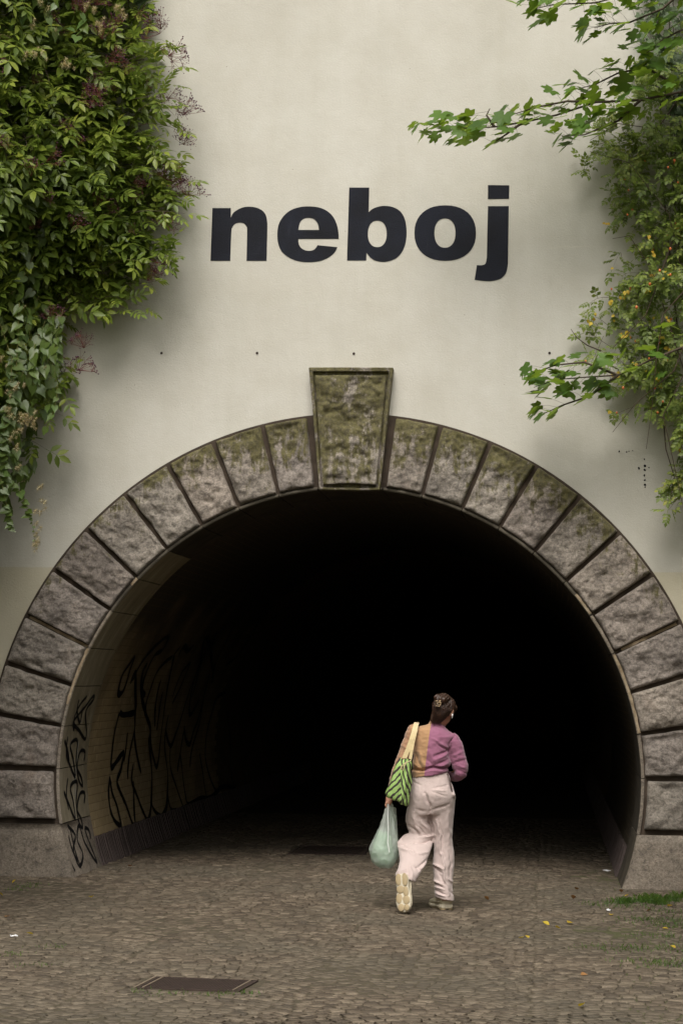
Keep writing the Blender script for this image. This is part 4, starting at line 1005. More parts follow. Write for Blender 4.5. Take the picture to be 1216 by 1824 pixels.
def spline(rs, k=4):
    """more rings by Catmull-Rom interpolation"""
    rs = [np.array(list(r)+[2.0]*(7-len(r)), float) for r in rs]; out = []
    for i in range(len(rs)-1):
        p0, p1, p2, p3 = rs[max(i-1, 0)], rs[i], rs[i+1], rs[min(i+2, len(rs)-1)]
        for j in range(k): t = j/k; out.append(.5*((2*p1)+(-p0+p2)*t+(2*p0-5*p1+4*p2-p3)*t*t+(-p0+3*p1-3*p2+p3)*t**3))
    out.append(rs[-1]); return [tuple(r) for r in out]
def ball(c, rx, ry, rz, rot=None, seg=20):
    bm = bmesh.new(); bmesh.ops.create_uvsphere(bm, u_segments=seg, v_segments=seg*2//3, radius=1)
    m = Matrix.Translation(c) @ (rot.to_4x4() if rot else Matrix.Identity(4)) @ Matrix.Diagonal((rx, ry, rz, 1)); bm.transform(m)
    v = [w.co.copy() for w in bm.verts]; f = [tuple(w.index for w in q.verts) for q in bm.faces]; bm.free(); return v, f
def tubeq(pts, rad, n=10):
    v, f = tube(pts, 1, 1, n); P = [Vector(p) for p in pts]; v = [P[i//n]+(Vector(v[i])-P[i//n])*rad[i//n] for i in range(len(v))]
    f = [tuple(x) for x in f]
    for j in (0, len(P)-1):
        v.append(P[j]); f += [(len(v)-1, j*n+(i+1) % n, j*n+i) if j == 0 else (len(v)-1, j*n+i, j*n+(i+1) % n) for i in range(n)]
    return v, f
def crease(co, segs):
    """ridges (+) and valleys (-) of cloth along traced segments (x1, y1, x2, y2, width, height)"""
    q = (co-np.array([CX, -DIST, EYE]))@np.array(CM); x = ((PW/2+FPX*q[:, 0]/-q[:, 2])-600)*4.0533; y = ((PH/2-FPX*q[:, 1]/-q[:, 2])-1200)*4.0533
    x = x+6*np.sin(y*.031)+3*np.sin(y*.083+x*.02); y = y+5*np.sin(x*.037+1); d = np.zeros(len(x))
    for x1, y1, x2, y2, w, h in segs:
        ex, ey = x2-x1, y2-y1; L2 = ex*ex+ey*ey; t = np.clip(((x-x1)*ex+(y-y1)*ey)/L2, 0, 1); r = np.hypot(x-x1-t*ex, y-y1-t*ey)
        d += h*np.exp(-(r/w)**2)*(.35+.65*np.sin(np.pi*np.clip(t, .05, .95)))
    return d
def fuse(name, parts, voxel, mat, parent, disp=None, sm=3, smfac=.5, segs=None):
    v = []; f = []
    for a, b in parts: n = len(v); v += list(a); f += [tuple(i+n for i in q) for q in b]
    o = link('tmp', mesh('tmp', v, f)); bm = bmesh.new(); bm.from_mesh(o.data); bmesh.ops.recalc_face_normals(bm, faces=bm.faces); bm.to_mesh(o.data); bm.free()
    r = o.modifiers.new('r', 'REMESH'); r.mode = 'VOXEL'; r.voxel_size = voxel
    s = o.modifiers.new('s', 'SMOOTH'); s.iterations = sm; s.factor = smfac
    dg = bpy.context.evaluated_depsgraph_get(); me = bpy.data.meshes.new_from_object(o.evaluated_get(dg)); bpy.data.objects.remove(o)
    if disp:
        n = len(me.vertices); co = np.empty(n*3, np.float32); me.vertices.foreach_get('co', co); co = co.reshape(-1, 3)
        no = np.empty(n*3, np.float32); me.vertex_normals.foreach_get('vector', no); no = no.reshape(-1, 3)
        d = np.array([disp(p, q) for p, q in zip(co, no)])
        if segs: d = d+crease(co, segs)*np.clip(.6-no[:, 1], .1, 1)
        co += no*d[:, None]; me.vertices.foreach_set('co', co.ravel()); me.update()
    me.materials.clear(); me.materials.append(mat); me.polygons.foreach_set('use_smooth', np.ones(len(me.polygons), bool)); me.name = name
    o2 = link(name, me); 
    if parent: setparent(o2, parent)
    return o2
def c8(p):   # world -> traced figure coordinates
    q = (Vector(p)-Vector((CX, -DIST, EYE))) @ CM; return ((PW/2+FPX*q.x/-q.z)-600)*4.0533, ((PH/2-FPX*q.y/-q.z)-1200)*4.0533
def cloth(name, stops, rough=.85, wave=None, sheen=.3):
    m, t, b, _ = nt(name); b.inputs['Roughness'].default_value = rough; b.inputs['Specular IOR Level'].default_value = .2
    b.inputs['Sheen Weight'].default_value = sheen; vec = coords(t)
    t.links.new(ramp(t, tex(t, 5, 4, .6, vec), [(.3, stops[0]), (.7, stops[1])]), b.inputs['Base Color'])
    bump(t, b, tex(t, 220, 2, .6, vec), .35, .0015, bump(t, None, tex(t, 22, 4, .6, vec), .35, .012)); return m
def sweaterm():
    m, t, b, _ = nt('two_tone_cord_sweater'); vec = coords(t); sp = t.nodes.new('ShaderNodeSeparateXYZ'); t.links.new(vec, sp.inputs[0])
    # seam line running down the back
    top, bot = P8(682, 350), P8(631, 765); k = (top.x-bot.x)/(top.z-bot.z)
    line = math_(t, 'ADD', math_(t, 'MULTIPLY', math_(t, 'SUBTRACT', sp.outputs[2], bot.z), k), bot.x)
    side = math_(t, 'GREATER_THAN', sp.outputs[0], line)
    rib = t.nodes.new('ShaderNodeTexWave'); rib.bands_direction = 'Z'; rib.inputs['Scale'].default_value = 46; rib.inputs['Distortion'].default_value = 1.2; rib.inputs['Detail'].default_value = 2; t.links.new(vec, rib.inputs['Vector'])
    tan = mixc(t, rib.outputs['Fac'], (.35, .20, .10), (.44, .265, .145)); pur = mixc(t, rib.outputs['Fac'], (.26, .10, .165), (.30, .125, .20))
    pale = math_(t, 'GREATER_THAN', math_(t, 'SUBTRACT', P8(520, 500).x, sp.outputs[0]), -.015)
    tan = mixc(t, math_(t, 'MULTIPLY', pale, .55), tan, (.33, .18, .125))
    t.links.new(mixc(t, side, tan, pur), b.inputs['Base Color']); b.inputs['Roughness'].default_value = .9; b.inputs['Specular IOR Level'].default_value = .15; b.inputs['Sheen Weight'].default_value = .3
    bump(t, b, rib.outputs['Fac'], .3, .0015, bump(t, None, tex(t, 18, 4, .6, vec), .3, .012)); return m
M['sweater'] = sweaterm()
M['trouser'] = cloth('pale_pink_cotton', [(.49, .395, .375), (.55, .45, .43)])
M['skin'] = simple('skin', (.46, .24, .16), .5, .12, 20, 80, .1, spec=.4)
M['sole'] = simple('cream_rubber', (.40, .31, .18), .6, .15, 20, 60, .2, c2=(.36, .28, .17)); M['shoe'] = cloth('cream_shoe_leather', [(.55, .49, .36), (.63, .57, .44)], .55, sheen=0)
M['shoetrim'] = simple('pale_shoe_rim', (.60, .54, .42), .6, .1, 20)
def hairm():
    m, t, b, _ = nt('brown_hair'); vec = coords(t, (90, 90, 9)); n = tex(t, 2, 4, .65, vec, dist=.5)
    t.links.new(ramp(t, n, [(.3, (.012, .005, .003)), (.6, (.045, .018, .009)), (.8, (.10, .042, .02))]), b.inputs['Base Color'])
    b.inputs['Roughness'].default_value = .42; b.inputs['Specular IOR Level'].default_value = .5; bump(t, b, n, .7, .004); return m
M['hair'] = hairm()
woman = empty('person', P8(765, 1702), 'woman seen from behind in tan and purple sweater and pale trousers', 'person')
# --- body (one surface: head, neck, trunk, arms, hands, legs)
HR = Matrix.Rotation(R(22), 3, 'Y') @ Matrix.Rotation(R(-24), 3, 'X') @ Matrix.Rotation(R(-30), 3, 'Z')   # head tilted right, down, turned right; face looks +Y
HC = P8(768, 262, .02)
def hp(x, y, z): return HC+HR @ Vector((x, y, z))
body = [ball(HC, .072, .090, .098, HR), ball(hp(0, .042, -.045), .055, .055, .062, HR), ball(hp(0, .075, -.085), .026, .024, .02, HR),
        tubeq([hp(0, .085, .012), hp(0, .108, -.022), hp(0, .098, -.036)], [.010, .014, .008]), ball(hp(0, .088, -.056), .024, .012, .008, HR),
        ball(hp(.030, .075, .008), .014, .010, .010, HR), ball(hp(-.030, .075, .008), .014, .010, .010, HR),
        ball(hp(.077, .0, -.012), .011, .020, .033, HR), ball(hp(-.077, .0, -.012), .011, .020, .033, HR),
        tubeq([hp(0, -.01, -.05), P8(735, 345, .02), P8(705, 400, .02)], [.052, .052, .062], 16),
        rings(spline([(640, 385, 770, 400, .02, .05), (600, 415, 800, 440, .02, .07), (585, 500, 790, 500, .02, .10), (580, 650, 785, 650, .02, .10), (560, 780, 810, 770, .02, .11), (545, 880, 830, 880, .02, .12), (560, 960, 800, 960, .02, .10)])),
        tubeq([P8(565, 420), P8(512, 525), P8(466, 640), P8(422, 760, -.01), P8(388, 862, -.02)], [.045, .036, .031, .028, .023]),
        tubeq([P8(820, 460, .02), P8(862, 570, .03), P8(885, 665, .05), P8(850, 725, .12), P8(790, 740, .22)], [.042, .038, .034, .03, .024]),
        tubeq([P8(600, 880), P8(595, 1080, .04), P8(590, 1190, .03), P8(545, 1330, -.13), P8(492, 1450, -.285)], [.08, .062, .05, .042, .034], 14),
        tubeq([P8(750, 880, .04), P8(760, 1080, .04), P8(765, 1230, .04), P8(770, 1450, .02), P8(775, 1640, .0)], [.09, .072, .055, .048, .034], 14)]
# left hand: palm and five fingers closed on the bag handle
hw = P8(386, 868, -.02); hk = P8(366, 925, -.03)
body += [rings([(370, 860, 402, 868, -.02, .018), (352, 890, 402, 900, -.025, .028), (350, 920, 398, 930, -.03, .034), (352, 938, 392, 945, -.03, .03)], 14)]
for j, (L_, w) in enumerate(((.95, .0), (1.08, .02), (1.0, .04), (.8, .057))):
    b0 = P8(356+j*2, 928, -.058+w); b1 = b0+Vector((-.006, -.004, -.026*L_)); b2 = b1+Vector((.013, 0, -.018*L_)); b3 = b2+Vector((.02, .004, .004))
    body.append(tubeq([b0, b1, b2, b3], [.0085, .0082, .0075, .006], 8))
t0 = P8(388, 895, -.05); body.append(tubeq([t0, t0+Vector((.004, -.016, -.022)), t0+Vector((-.004, -.020, -.044)), t0+Vector((-.014, -.012, -.058))], [.012, .0105, .0095, .007], 8))
# right hand in front of the waist
rh = P8(790, 740, .22); body.append(tubeq([rh, rh+Vector((-.05, .03, .005)), rh+Vector((-.09, .04, 0))], [.026, .032, .028]))
for j in range(4):
    b0 = rh+Vector((-.085, .045, .028-.018*j)); body.append(tubeq([b0, b0+Vector((-.035, .012, -.004)), b0+Vector((-.05, -.008, -.008)), b0+Vector((-.038, -.024, -.006))], [.0085, .008, .0075, .006], 8))
b0 = rh+Vector((-.04, .03, .03)); body.append(tubeq([b0, b0+Vector((-.03, 0, .025)), b0+Vector((-.055, -.004, .02))], [.011, .0095, .007], 8))
fuse('body', body, .0052, M['skin'], woman, None, 2)
# --- sweater
def fold(p, q, d, wx, wy, amp, ang):   # crease helper in traced coordinates
    return 0
def sw_disp(p, n):
    x, y = c8(p); return .007*noise.noise(Vector((x*.014, y*.02, 2.2)))+.003*noise.noise(Vector((x*.035, y*.06, 8)))
SWC = [(545, 692, 640, 690, 8, -.020), (600, 690, 805, 676, 8, -.020), (545, 710, 800, 700, 9, .006), (800, 545, 700, 600, 9, -.009), (795, 575, 690, 640, 10, .007), (805, 610, 700, 668, 8, -.008), (790, 530, 690, 470, 11, .007), (800, 548, 720, 510, 8, -.008),
       (812, 640, 740, 672, 8, .007), (562, 580, 610, 672, 9, -.008), (590, 560, 632, 655, 10, .007), (560, 640, 590, 680, 7, .006), (650, 560, 720, 650, 12, .005), (655, 620, 700, 676, 8, -.005), (858, 448, 800, 520, 6, -.007), (800, 520, 806, 600, 6, -.008),
       (905, 560, 840, 600, 10, .006), (925, 620, 850, 650, 9, -.006), (930, 680, 870, 668, 9, .007), (935, 715, 860, 700, 8, -.006), (905, 745, 850, 735, 8, .005), (470, 520, 520, 560, 10, .005), (440, 610, 490, 640, 9, -.005), (410, 700, 455, 715, 9, .005), (590, 735, 600, 762, 7, .004), (700, 720, 706, 748, 6, -.004), (750, 712, 756, 738, 6, .004)]
tor = rings(spline([(672, 352, 765, 385, .02, .062), (650, 368, 790, 402, .02, .075), (600, 378, 828, 430, .015, .095), (552, 398, 850, 462, .01, .115), (545, 450, 838, 500, .005, .125), (545, 530, 818, 545, .0, .13), (546, 610, 815, 615, .0, .132), (544, 665, 815, 660, .0, .135), (546, 690, 803, 678, .0, .13), (541, 715, 800, 695, .0, .137), (541, 752, 795, 716, .0, .138)]), 32)
lsl = rings(spline([(560, 362, 600, 440, .01, .05), (520, 375, 580, 470, .0, .06), (484, 455, 570, 500, -.0, .062), (455, 530, 545, 560, -.0, .06), (423, 625, 508, 650, -.01, .058), (396, 700, 470, 722, -.02, .052), (374, 775, 440, 790, -.02, .046), (366, 830, 415, 838, -.02, .036), (364, 862, 408, 868, -.02, .032)]), 20)
rsl = rings(spline([(770, 470, 845, 432, .02, .06), (788, 500, 872, 448, .02, .062), (796, 545, 908, 515, .025, .062), (812, 610, 928, 590, .03, .06), (826, 655, 944, 655, .035, .058), (832, 690, 943, 710, .04, .056)]), 20)
rfo = rings(spline([(880, 640, 936, 735, .04, .05), (855, 690, 905, 765, .07, .05), (835, 712, 868, 782, .11, .05), (800, 705, 830, 778, .18, .045), (770, 712, 792, 768, .24, .036)]), 18)
elb = ball(P8(893, 695, .04), .052, .056, .058)
col_ = rings(spline([(680, 330, 772, 362, .02, .055), (668, 350, 785, 385, .02, .066), (655, 372, 800, 408, .02, .075)]), 20)
fuse('sweater', [tor, lsl, rsl, rfo, elb, col_], .0062, M['sweater'], woman, sw_disp, 4, .5, [q[:5]+(q[5]*1.35,) for q in SWC])
# --- trousers
def tr_disp(p, n):
    x, y = c8(p); return .005*noise.noise(Vector((x*.012, y*.008, 1)))+.002*noise.noise(Vector((x*.04, y*.03, 4)))
TRC = [(640, 860, 672, 1000, 12, -.016), (672, 1000, 692, 1210, 12, -.016), (545, 1010, 600, 1160, 16, .008), (500, 1085, 600, 1165, 12, -.013), (575, 1090, 640, 1170, 11, -.009), (610, 1060, 672, 1150, 14, .009), (520, 1160, 445, 1216, 13, .020), (560, 1185, 690, 1175, 13, .012),
       (455, 1232, 560, 1222, 11, -.010), (560, 1218, 685, 1205, 11, -.013), (445, 1240, 560, 1310, 14, .007), (480, 1250, 590, 1300, 9, -.005), (570, 1300, 660, 1290, 12, .008), (575, 1400, 655, 1330, 12, -.008), (590, 1430, 650, 1340, 10, .007), (430, 1440, 500, 1418, 10, .010),
       (440, 1462, 500, 1440, 8, -.009), (505, 1420, 530, 1500, 10, -.012), (525, 1400, 560, 1500, 11, .009), (560, 1390, 610, 1420, 9, -.007),
       (725, 1060, 752, 1300, 9, .009), (752, 1300, 800, 1600, 9, .011), (742, 1080, 772, 1320, 9, -.007), (705, 1020, 706, 1260, 10, -.008), (800, 1000, 806, 1220, 14, .006), (815, 1280, 822, 1560, 12, -.007), (692, 1382, 762, 1408, 10, .014), (696, 1402, 760, 1436, 8, -.012),
       (735, 1430, 790, 1530, 9, -.009), (697, 1492, 760, 1520, 9, .012), (700, 1512, 765, 1545, 7, -.012), (704, 1545, 770, 1556, 8, .010), (702, 1568, 780, 1590, 7, -.011), (712, 1590, 775, 1604, 7, .010), (800, 1470, 838, 1510, 10, .007), (806, 1560, 840, 1600, 9, -.007),
       (700, 830, 800, 800, 9, -.004), (700, 845, 790, 840, 8, .004), (700, 862, 800, 880, 8, -.004), (690, 985, 800, 940, 12, -.007), (560, 980, 640, 990, 14, -.006), (808, 760, 840, 850, 8, -.009), (840, 860, 852, 900, 12, .012), (540, 780, 600, 800, 9, -.004)]
pel = rings(spline([(545, 728, 792, 700, .0, .118), (538, 770, 808, 742, .0, .128), (532, 810, 832, 800, .0, .14), (522, 860, 850, 862, -.005, .152), (514, 920, 853, 905, .0, .15), (506, 975, 846, 965, .01, .135), (515, 1020, 835, 1010, .01, .11)]), 32)
ll = rings(spline([(508, 950, 672, 930, .02, .12), (498, 1010, 684, 1000, .03, .115), (494, 1065, 692, 1060, .04, .108), (506, 1115, 694, 1120, .045, .10), (518, 1152, 693, 1172, .045, .09), (478, 1185, 692, 1205, .02, .095), (434, 1218, 686, 1242, -.03, .10), (443, 1290, 664, 1305, -.10, .095), (450, 1350, 640, 1375, -.17, .088), (438, 1410, 606, 1440, -.24, .08), (420, 1455, 566, 1500, -.29, .076)]), 26)
rl = rings(spline([(640, 930, 852, 920, .02, .13), (662, 1000, 846, 1000, .03, .12), (674, 1090, 838, 1080, .04, .11), (688, 1170, 832, 1160, .045, .10), (696, 1230, 834, 1225, .045, .098), (700, 1290, 842, 1290, .04, .098), (690, 1360, 846, 1370, .03, .096), (690, 1430, 842, 1440, .02, .092), (700, 1500, 834, 1505, .01, .086), (701, 1560, 838, 1575, .0, .084), (703, 1608, 846, 1640, -.0, .086)]), 26)
fuse('trousers', [pel, ll, rl], .0055, M['trouser'], woman, tr_disp, 3, .5, [q[:4]+(q[4]*.8, q[5]*1.35) for q in TRC])
pk = P8(822, 800, -.06); obj_ = obj('pocket_seam_shadow', *tubeq([P8(795, 722, -.075), P8(812, 770, -.085), P8(826, 830, -.085), P8(830, 852, -.08)], [.004, .005, .006, .003], 6), simple('pocket_shadow_cloth', (.10, .07, .06), .9), None, True); setparent(obj_, woman)  # dark strip paints the shade along the pocket opening
# --- shoes (built along +Y, heel at origin)
def shoe(M4, lab):
    s_out = [(-.02, .030), (.0, .040), (.05, .041), (.11, .040), (.16, .049), (.21, .050), (.245, .040), (.262, .018)]
    def ringy(prof, zs):
        v = []; f = []; n = 16
        for (y, hw_, z0, z1) in prof:
            for i in range(n):
                t = 2*math.pi*i/n; c_, s_ = math.cos(t), math.sin(t); v.append(Vector((hw_*abs(c_)**.7*math.copysign(1, c_), y, (z0+z1)/2+(z1-z0)/2*abs(s_)**.7*math.copysign(1, s_))))
        for j in range(len(prof)-1):
            for i in range(n): k = (i+1) % n; f.append((j*n+i, j*n+k, (j+1)*n+k, (j+1)*n+i))
        for j in (0, len(prof)-1): f.append(tuple(range(j*n, j*n+n)) if j else tuple(reversed(range(n))))
        return v, f
    up = ringy([(-.012, .022, .03, .085), (.0, .036, .028, .10), (.03, .041, .026, .105), (.07, .040, .026, .108), (.11, .042, .026, .092), (.16, .048, .026, .072), (.21, .048, .026, .06), (.245, .036, .028, .05), (.256, .018, .03, .042)], 0)
    so_ = []; 
    prof = [(-.022, .020, .012, .035), (-.012, .036, .003, .045), (.02, .044, .0, .043), (.06, .043, .002, .038), (.10, .040, .008, .036), (.14, .047, .003, .036), (.19, .053, .0, .036), (.235, .045, .004, .036), (.262, .026, .012, .036), (.268, .01, .016, .034)]
    so_ = ringy(prof, 0)
    def T_(vf): return [M4 @ p for p in vf[0]], vf[1]
    o = fuse('shoe', [T_(up)], .005, M['shoe'], woman, None, 4); o['label'] = lab
    s = fuse('sole', [T_(so_)], .004, M['shoetrim'], None, None, 1); s.parent = o
    # tread lobes on the underside
    for y0, x0, rx, ry in ((.022, -.020, .021, .046), (.028, .021, .020, .050), (.098, -.012, .026, .030), (.118, .022, .018, .040), (.165, -.024, .022, .040), (.180, .020, .026, .034), (.232, -.016, .022, .030), (.236, .020, .018, .026)):
        a = ball(Vector((x0, y0, .003)), rx, ry, .0045, None, 12); w = obj('tread', *T_(a), M['sole'], None, True); w.parent = s
    for x0 in (-1, 1):   # seam bands on the upper
        b_ = [M4 @ Vector((x0*(.043+.002*math.sin(i)), .02+i*.03, .052-.002*i)) for i in range(5)]; w = obj('trim_band', *tubeq(b_, [.004]*5, 5), M['shoetrim'], None, True); w.parent = o
    return o
foot = atG(*(600+772/4.0533, 1200+1700/4.0533)); 
shoe(Matrix.Translation((foot.x+.02, foot.y-.03, 0)) @ Matrix.Rotation(R(24), 4, 'Z') @ Matrix.Diagonal((1.3, 1.0, 1.12, 1)), 'cream chunky trainer planted on the cobbles')
toe = P8(478, 1672, -.42); heel = P8(462, 1462, -.36)
yv = (toe-heel).normalized(); zv = Vector((.25, 1, 0)).normalized(); zv = (zv-yv*zv.dot(yv)).normalized(); xv = yv.cross(zv)
mm = Matrix((xv, yv, zv)).transposed().to_4x4(); mm = mm @ Matrix.Diagonal((1.18, 1, 1.1, 1)); mm.translation = heel
shoe(mm, 'cream chunky trainer lifted behind with its sole showing')
# ankle between hem and lifted shoe is part of the body (skinned leg)
# --- hair
def hr_disp(p, n):
    q = HR.transposed() @ (Vector(p)-HC); return .0035*math.sin(math.atan2(q.x, -q.y)*34+6*noise.noise(q*18))+.005*noise.noise(q*16)
hair = [ball(hp(0, -.004, .022), .084, .100, .092, HR), ball(hp(0, -.030, -.002), .077, .074, .072, HR), ball(hp(.02, .045, .055), .056, .042, .036, HR),
        ball(P8(733, 172, -.055), .038, .036, .026), ball(P8(748, 190, -.07), .045, .034, .036), ball(P8(768, 176, -.03), .05, .05, .036),
        rings(spline([(688, 225, 838, 262, -.02, .075), (686, 265, 818, 290, -.025, .066), (680, 300, 786, 320, -.028, .054), (676, 325, 760, 345, -.03, .042), (678, 345, 738, 362, -.032, .03)]), 20)]
hair_o = fuse('hair', hair, .005, M['hair'], woman, hr_disp, 3)
mb = MB()
for i in range(60):
    a = rng.uniform(-1, 1); p0 = P8(680+rng.uniform(0, 150), 205+rng.uniform(0, 60), -.095); p1 = P8(690+a*15+rng.uniform(0, 90), 300, -.09); p2 = P8(676+rng.uniform(-8, 80), 350+rng.uniform(-12, 14), -.07)
    mb.add(*tube([p0, p0.lerp(p1, .5), p1, p1.lerp(p2, .5)+jit(.003), p2], .0016, .0006, 3))
w = obj('hair_strands', *mb.arr(), M['hair'], None, True, kind='stuff'); setparent(w, hair_o) if False else setparent(w, woman)
# claw clip
m_, t_, b_, _o = nt('tortoiseshell'); t_.links.new(ramp(t_, tex(t_, 90, 2, .5, coords(t_)), [(.42, (.03, .015, .008)), (.55, (.55, .40, .24))]), b_.inputs['Base Color']); b_.inputs['Roughness'].default_value = .25
cl_ = MB()
for i in range(5):
    y_ = 196+i*9; a = P8(712, y_, -.115); b2 = P8(748-i, y_+5, -.112); cl_.add(*tube([a+Vector((0, .02, 0)), a, (a+b2)/2+Vector((0, -.008, 0)), b2, b2+Vector((0, .02, 0))], .0035, .0025, 5))
cl_.add(*tube([P8(744, 192, -.118), P8(746, 215, -.122), P8(740, 240, -.115)], .006, .004, 6)); cl_.add(*tube([P8(728, 196, -.122), P8(727, 235, -.118)], .004, .004, 6))
w = obj('hair_clip', *cl_.arr(), m_, None, True); setparent(w, woman)
ear = hp(.089, -.004, -.022); w = obj('earbud', *tubeq([ear, ear+Vector((.001, -.002, -.012)), ear+Vector((-.001, -.003, -.034))], [.0065, .005, .0035], 8), simple('white_plastic', (.8, .8, .8), .35, .05), None, True); setparent(w, woman)
# ================================================================ TOTE BAG
tote = empty('tote_bag', P8(440, 950, -.17), 'green and black striped tote bag with cream straps on the left shoulder of a woman', 'bag')
def totem():
    m, t, b, _ = nt('striped_canvas'); vec = coords(t); sp = t.nodes.new('ShaderNodeSeparateXYZ'); t.links.new(vec, sp.inputs[0])
    c0 = P8(466, 780, -.16); x = math_(t, 'SUBTRACT', sp.outputs[0], c0.x); z = math_(t, 'SUBTRACT', sp.outputs[2], c0.z)
    xf = math_(t, 'ADD', x, math_(t, 'MULTIPLY', z, .06))
    left = math_(t, 'SUBTRACT', z, math_(t, 'MULTIPLY', x, 1.1)); right = math_(t, 'ADD', math_(t, 'MULTIPLY', x, 2.0), math_(t, 'MULTIPLY', z, .42))
    isr = math_(t, 'GREATER_THAN', xf, .0); s = math_(t, 'ADD', math_(t, 'MULTIPLY', left, math_(t, 'SUBTRACT', 1.0, isr)), math_(t, 'MULTIPLY', right, isr))
    s = math_(t, 'ADD', s, math_(t, 'MULTIPLY', tex(t, 8, 3, .5, vec), .11)); fr = math_(t, 'FRACT', math_(t, 'ADD', math_(t, 'MULTIPLY', s, 17), 40.0)); st = math_(t, 'LESS_THAN', fr, .40)
    t.links.new(mixc(t, st, (.27, .41, .12), (.03, .02, .018)), b.inputs['Base Color']); b.inputs['Roughness'].default_value = .75
    bump(t, b, tex(t, 20, 4, .6, vec), .4, .012); return m
M['tote'] = totem(); M['strap'] = cloth('cream_webbing', [(.56, .45, .25), (.62, .51, .31)])
def to_disp(p, n):
    x, y = c8(p); return .010*noise.noise(Vector((x*.02, y*.012, 3)))-.012*max(0, 1-abs(x-(482+.02*(y-620)))/20)*sstep((820-y)/120)+.004*math.sin(x*.12+y*.03)
fuse('bag_body', [rings(spline([(452, 602, 536, 622, -.15, .022), (432, 645, 540, 660, -.16, .045), (408, 700, 541, 710, -.165, .06), (382, 765, 538, 775, -.17, .07), (358, 825, 532, 850, -.17, .078), (346, 862, 524, 900, -.17, .08), (362, 888, 514, 940, -.17, .072), (420, 920, 504, 955, -.17, .045)]), 28, True)], .006, M['tote'], tote, to_disp, 3)
def strap(pts, w, t_=.003):
    v = []; f = []; m = len(pts)
    for (x1, y1, x2, y2, dy) in pts:
        a, b_ = P8(x1, y1, dy), P8(x2, y2, dy); v += [a, b_, b_+Vector((0, t_, 0)), a+Vector((0, t_, 0))]
    for i in range(m-1):
        for j in range(4): k = (j+1) % 4; f.append((4*i+j, 4*i+k, 4*i+4+k, 4*i+4+j))
    f += [(0, 1, 2, 3), (4*m-1, 4*m-2, 4*m-3, 4*m-4)]
    w_ = obj('strap', v, f, M['strap'], None, False); setparent(w_, tote)
strap([(556, 366, 588, 360, .05), (556, 352, 588, 354, -.01), (552, 362, 584, 362, -.075), (540, 410, 574, 408, -.12), (522, 470, 556, 472, -.15), (496, 540, 530, 545, -.165), (468, 608, 502, 612, -.175)], 0)
strap([(566, 362, 594, 360, .05), (562, 350, 592, 353, -.012), (560, 362, 588, 366, -.08), (553, 420, 578, 420, -.125), (540, 490, 560, 492, -.152), (526, 550, 549, 552, -.17), (518, 612, 538, 622, -.18)], 0)
tb = MB()
for a in (((500, 640), (478, 655), (455, 690)), ((500, 640), (486, 668), (476, 700)), ((535, 625), (505, 640), (490, 650)), ((470, 660), (462, 672), (468, 690))):
    tb.add(*tube([P8(x, y, -.225) for x, y in a], .005, .003, 5))
w = obj('tie_cord', *tb.arr(), M['strap'], None, True); setparent(w, tote)
# ================================================================ PLASTIC BAG
pb = empty('plastic_bag', P8(345, 1412, -.06), 'pale green translucent plastic carrier bag held in the left hand of the woman', 'bag')
def plasticm(name, col, alpha, rough):
    m, t, b, out = nt(name); vec = coords(t); b.inputs['Base Color'].default_value = (*col, 1); b.inputs['Roughness'].default_value = rough; b.inputs['Specular IOR Level'].default_value = .5
    bump(t, b, tex(t, 26, 5, .65, vec), .6, .012)
    tr = t.nodes.new('ShaderNodeBsdfTranslucent'); tr.inputs[0].default_value = (*col, 1); tp = t.nodes.new('ShaderNodeBsdfTransparent'); tp.inputs[0].default_value = (.85, .95, .88, 1)
    m1 = t.nodes.new('ShaderNodeMixShader'); m1.inputs[0].default_value = .35; m2 = t.nodes.new('ShaderNodeMixShader'); m2.inputs[0].default_value = alpha
    t.links.new(b.outputs[0], m1.inputs[1]); t.links.new(tr.outputs[0], m1.inputs[2]); t.links.new(tp.outputs[0], m2.inputs[1]); t.links.new(m1.outputs[0], m2.inputs[2]); t.links.new(m2.outputs[0], out.inputs[0]); return m
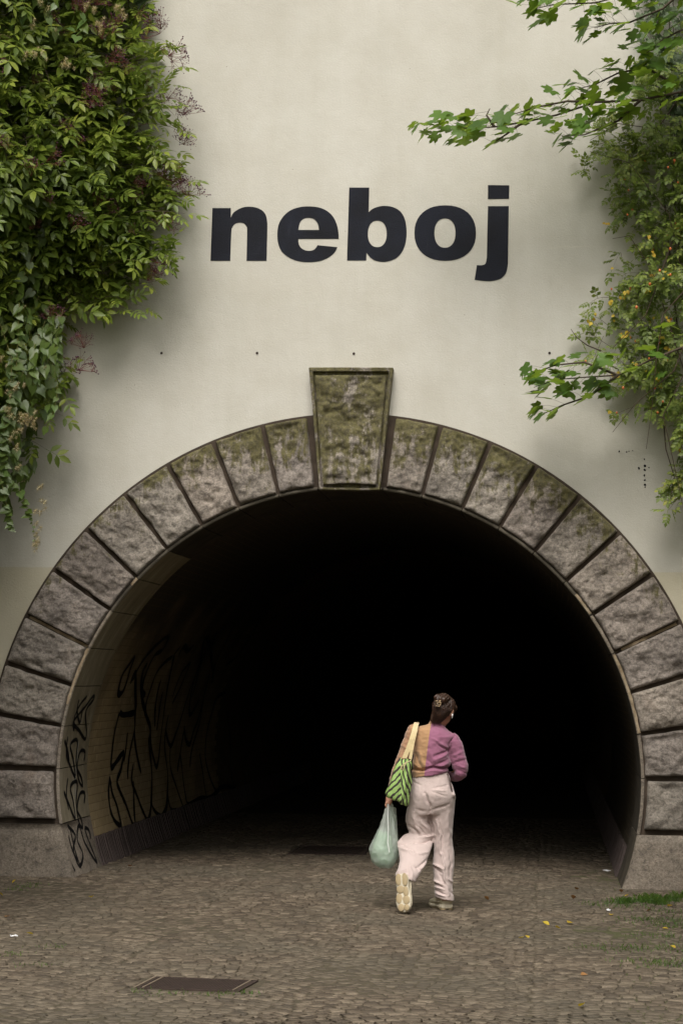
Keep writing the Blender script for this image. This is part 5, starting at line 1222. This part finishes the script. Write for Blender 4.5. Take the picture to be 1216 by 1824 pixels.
M['plastic'] = plasticm('thin_green_plastic', (.80, .84, .81), .46, .25); M['parcel'] = simple('green_wrapped_shopping', (.36, .48, .36), .5, .35, 7, 30, .5, .01, c2=(.18, .30, .19))
M['film'] = plasticm('clear_film', (.70, .72, .70), .42, .25)
def pb_disp(p, n):
    x, y = c8(p); a = math.atan2(x-372, y-930+40); return -.010*abs(noise.noise(Vector((x*.02+y*.012, y*.016-x*.01, 2))))+.005*math.sin(a*42+2*noise.noise(Vector((x*.01, y*.01, 1))))*sstep((1330-y)/150)+.008*noise.noise(Vector((x*.018, y*.014, 5)))
fuse('bag_film', [rings(spline([(362, 925, 392, 925, -.045, .012), (352, 970, 412, 968, -.05, .026), (326, 1030, 424, 1020, -.05, .045), (296, 1100, 428, 1110, -.05, .062), (262, 1180, 432, 1190, -.05, .08), (232, 1250, 436, 1270, -.05, .095), (232, 1310, 434, 1330, -.05, .095), (256, 1365, 424, 1375, -.05, .08), (310, 1402, 396, 1404, -.05, .05)]), 26)], .0055, M['plastic'], pb, pb_disp, 2)
fuse('shopping', [rings(spline([(300, 1130, 385, 1150, -.05, .035), (262, 1220, 405, 1230, -.05, .06), (245, 1290, 412, 1300, -.05, .075), (262, 1350, 408, 1358, -.05, .066), (312, 1388, 388, 1390, -.05, .04)]), 20)], .008, M['parcel'], pb, lambda p, n: .012*noise.noise(Vector(p)*14), 1)
fuse('loose_film', [rings(spline([(372, 930, 392, 935, -.03, .01), (378, 975, 428, 985, -.02, .018), (385, 1060, 436, 1075, -.02, .022), (392, 1180, 441, 1200, -.02, .026), (398, 1290, 442, 1310, -.02, .024), (402, 1350, 432, 1360, -.02, .012)]), 16)], .006, M['film'], pb, lambda p, n: .005*math.sin(p[0]*300+p[2]*20), 1)
w = obj('white_edge', *tube([P8(372, 940, -.12), P8(366, 1010, -.13), P8(370, 1120, -.145), P8(366, 1220, -.155), P8(378, 1290, -.16)], .005, .004, 5), simple('white_film_edge', (.75, .78, .76), .4, .1), None, True); setparent(w, pb)
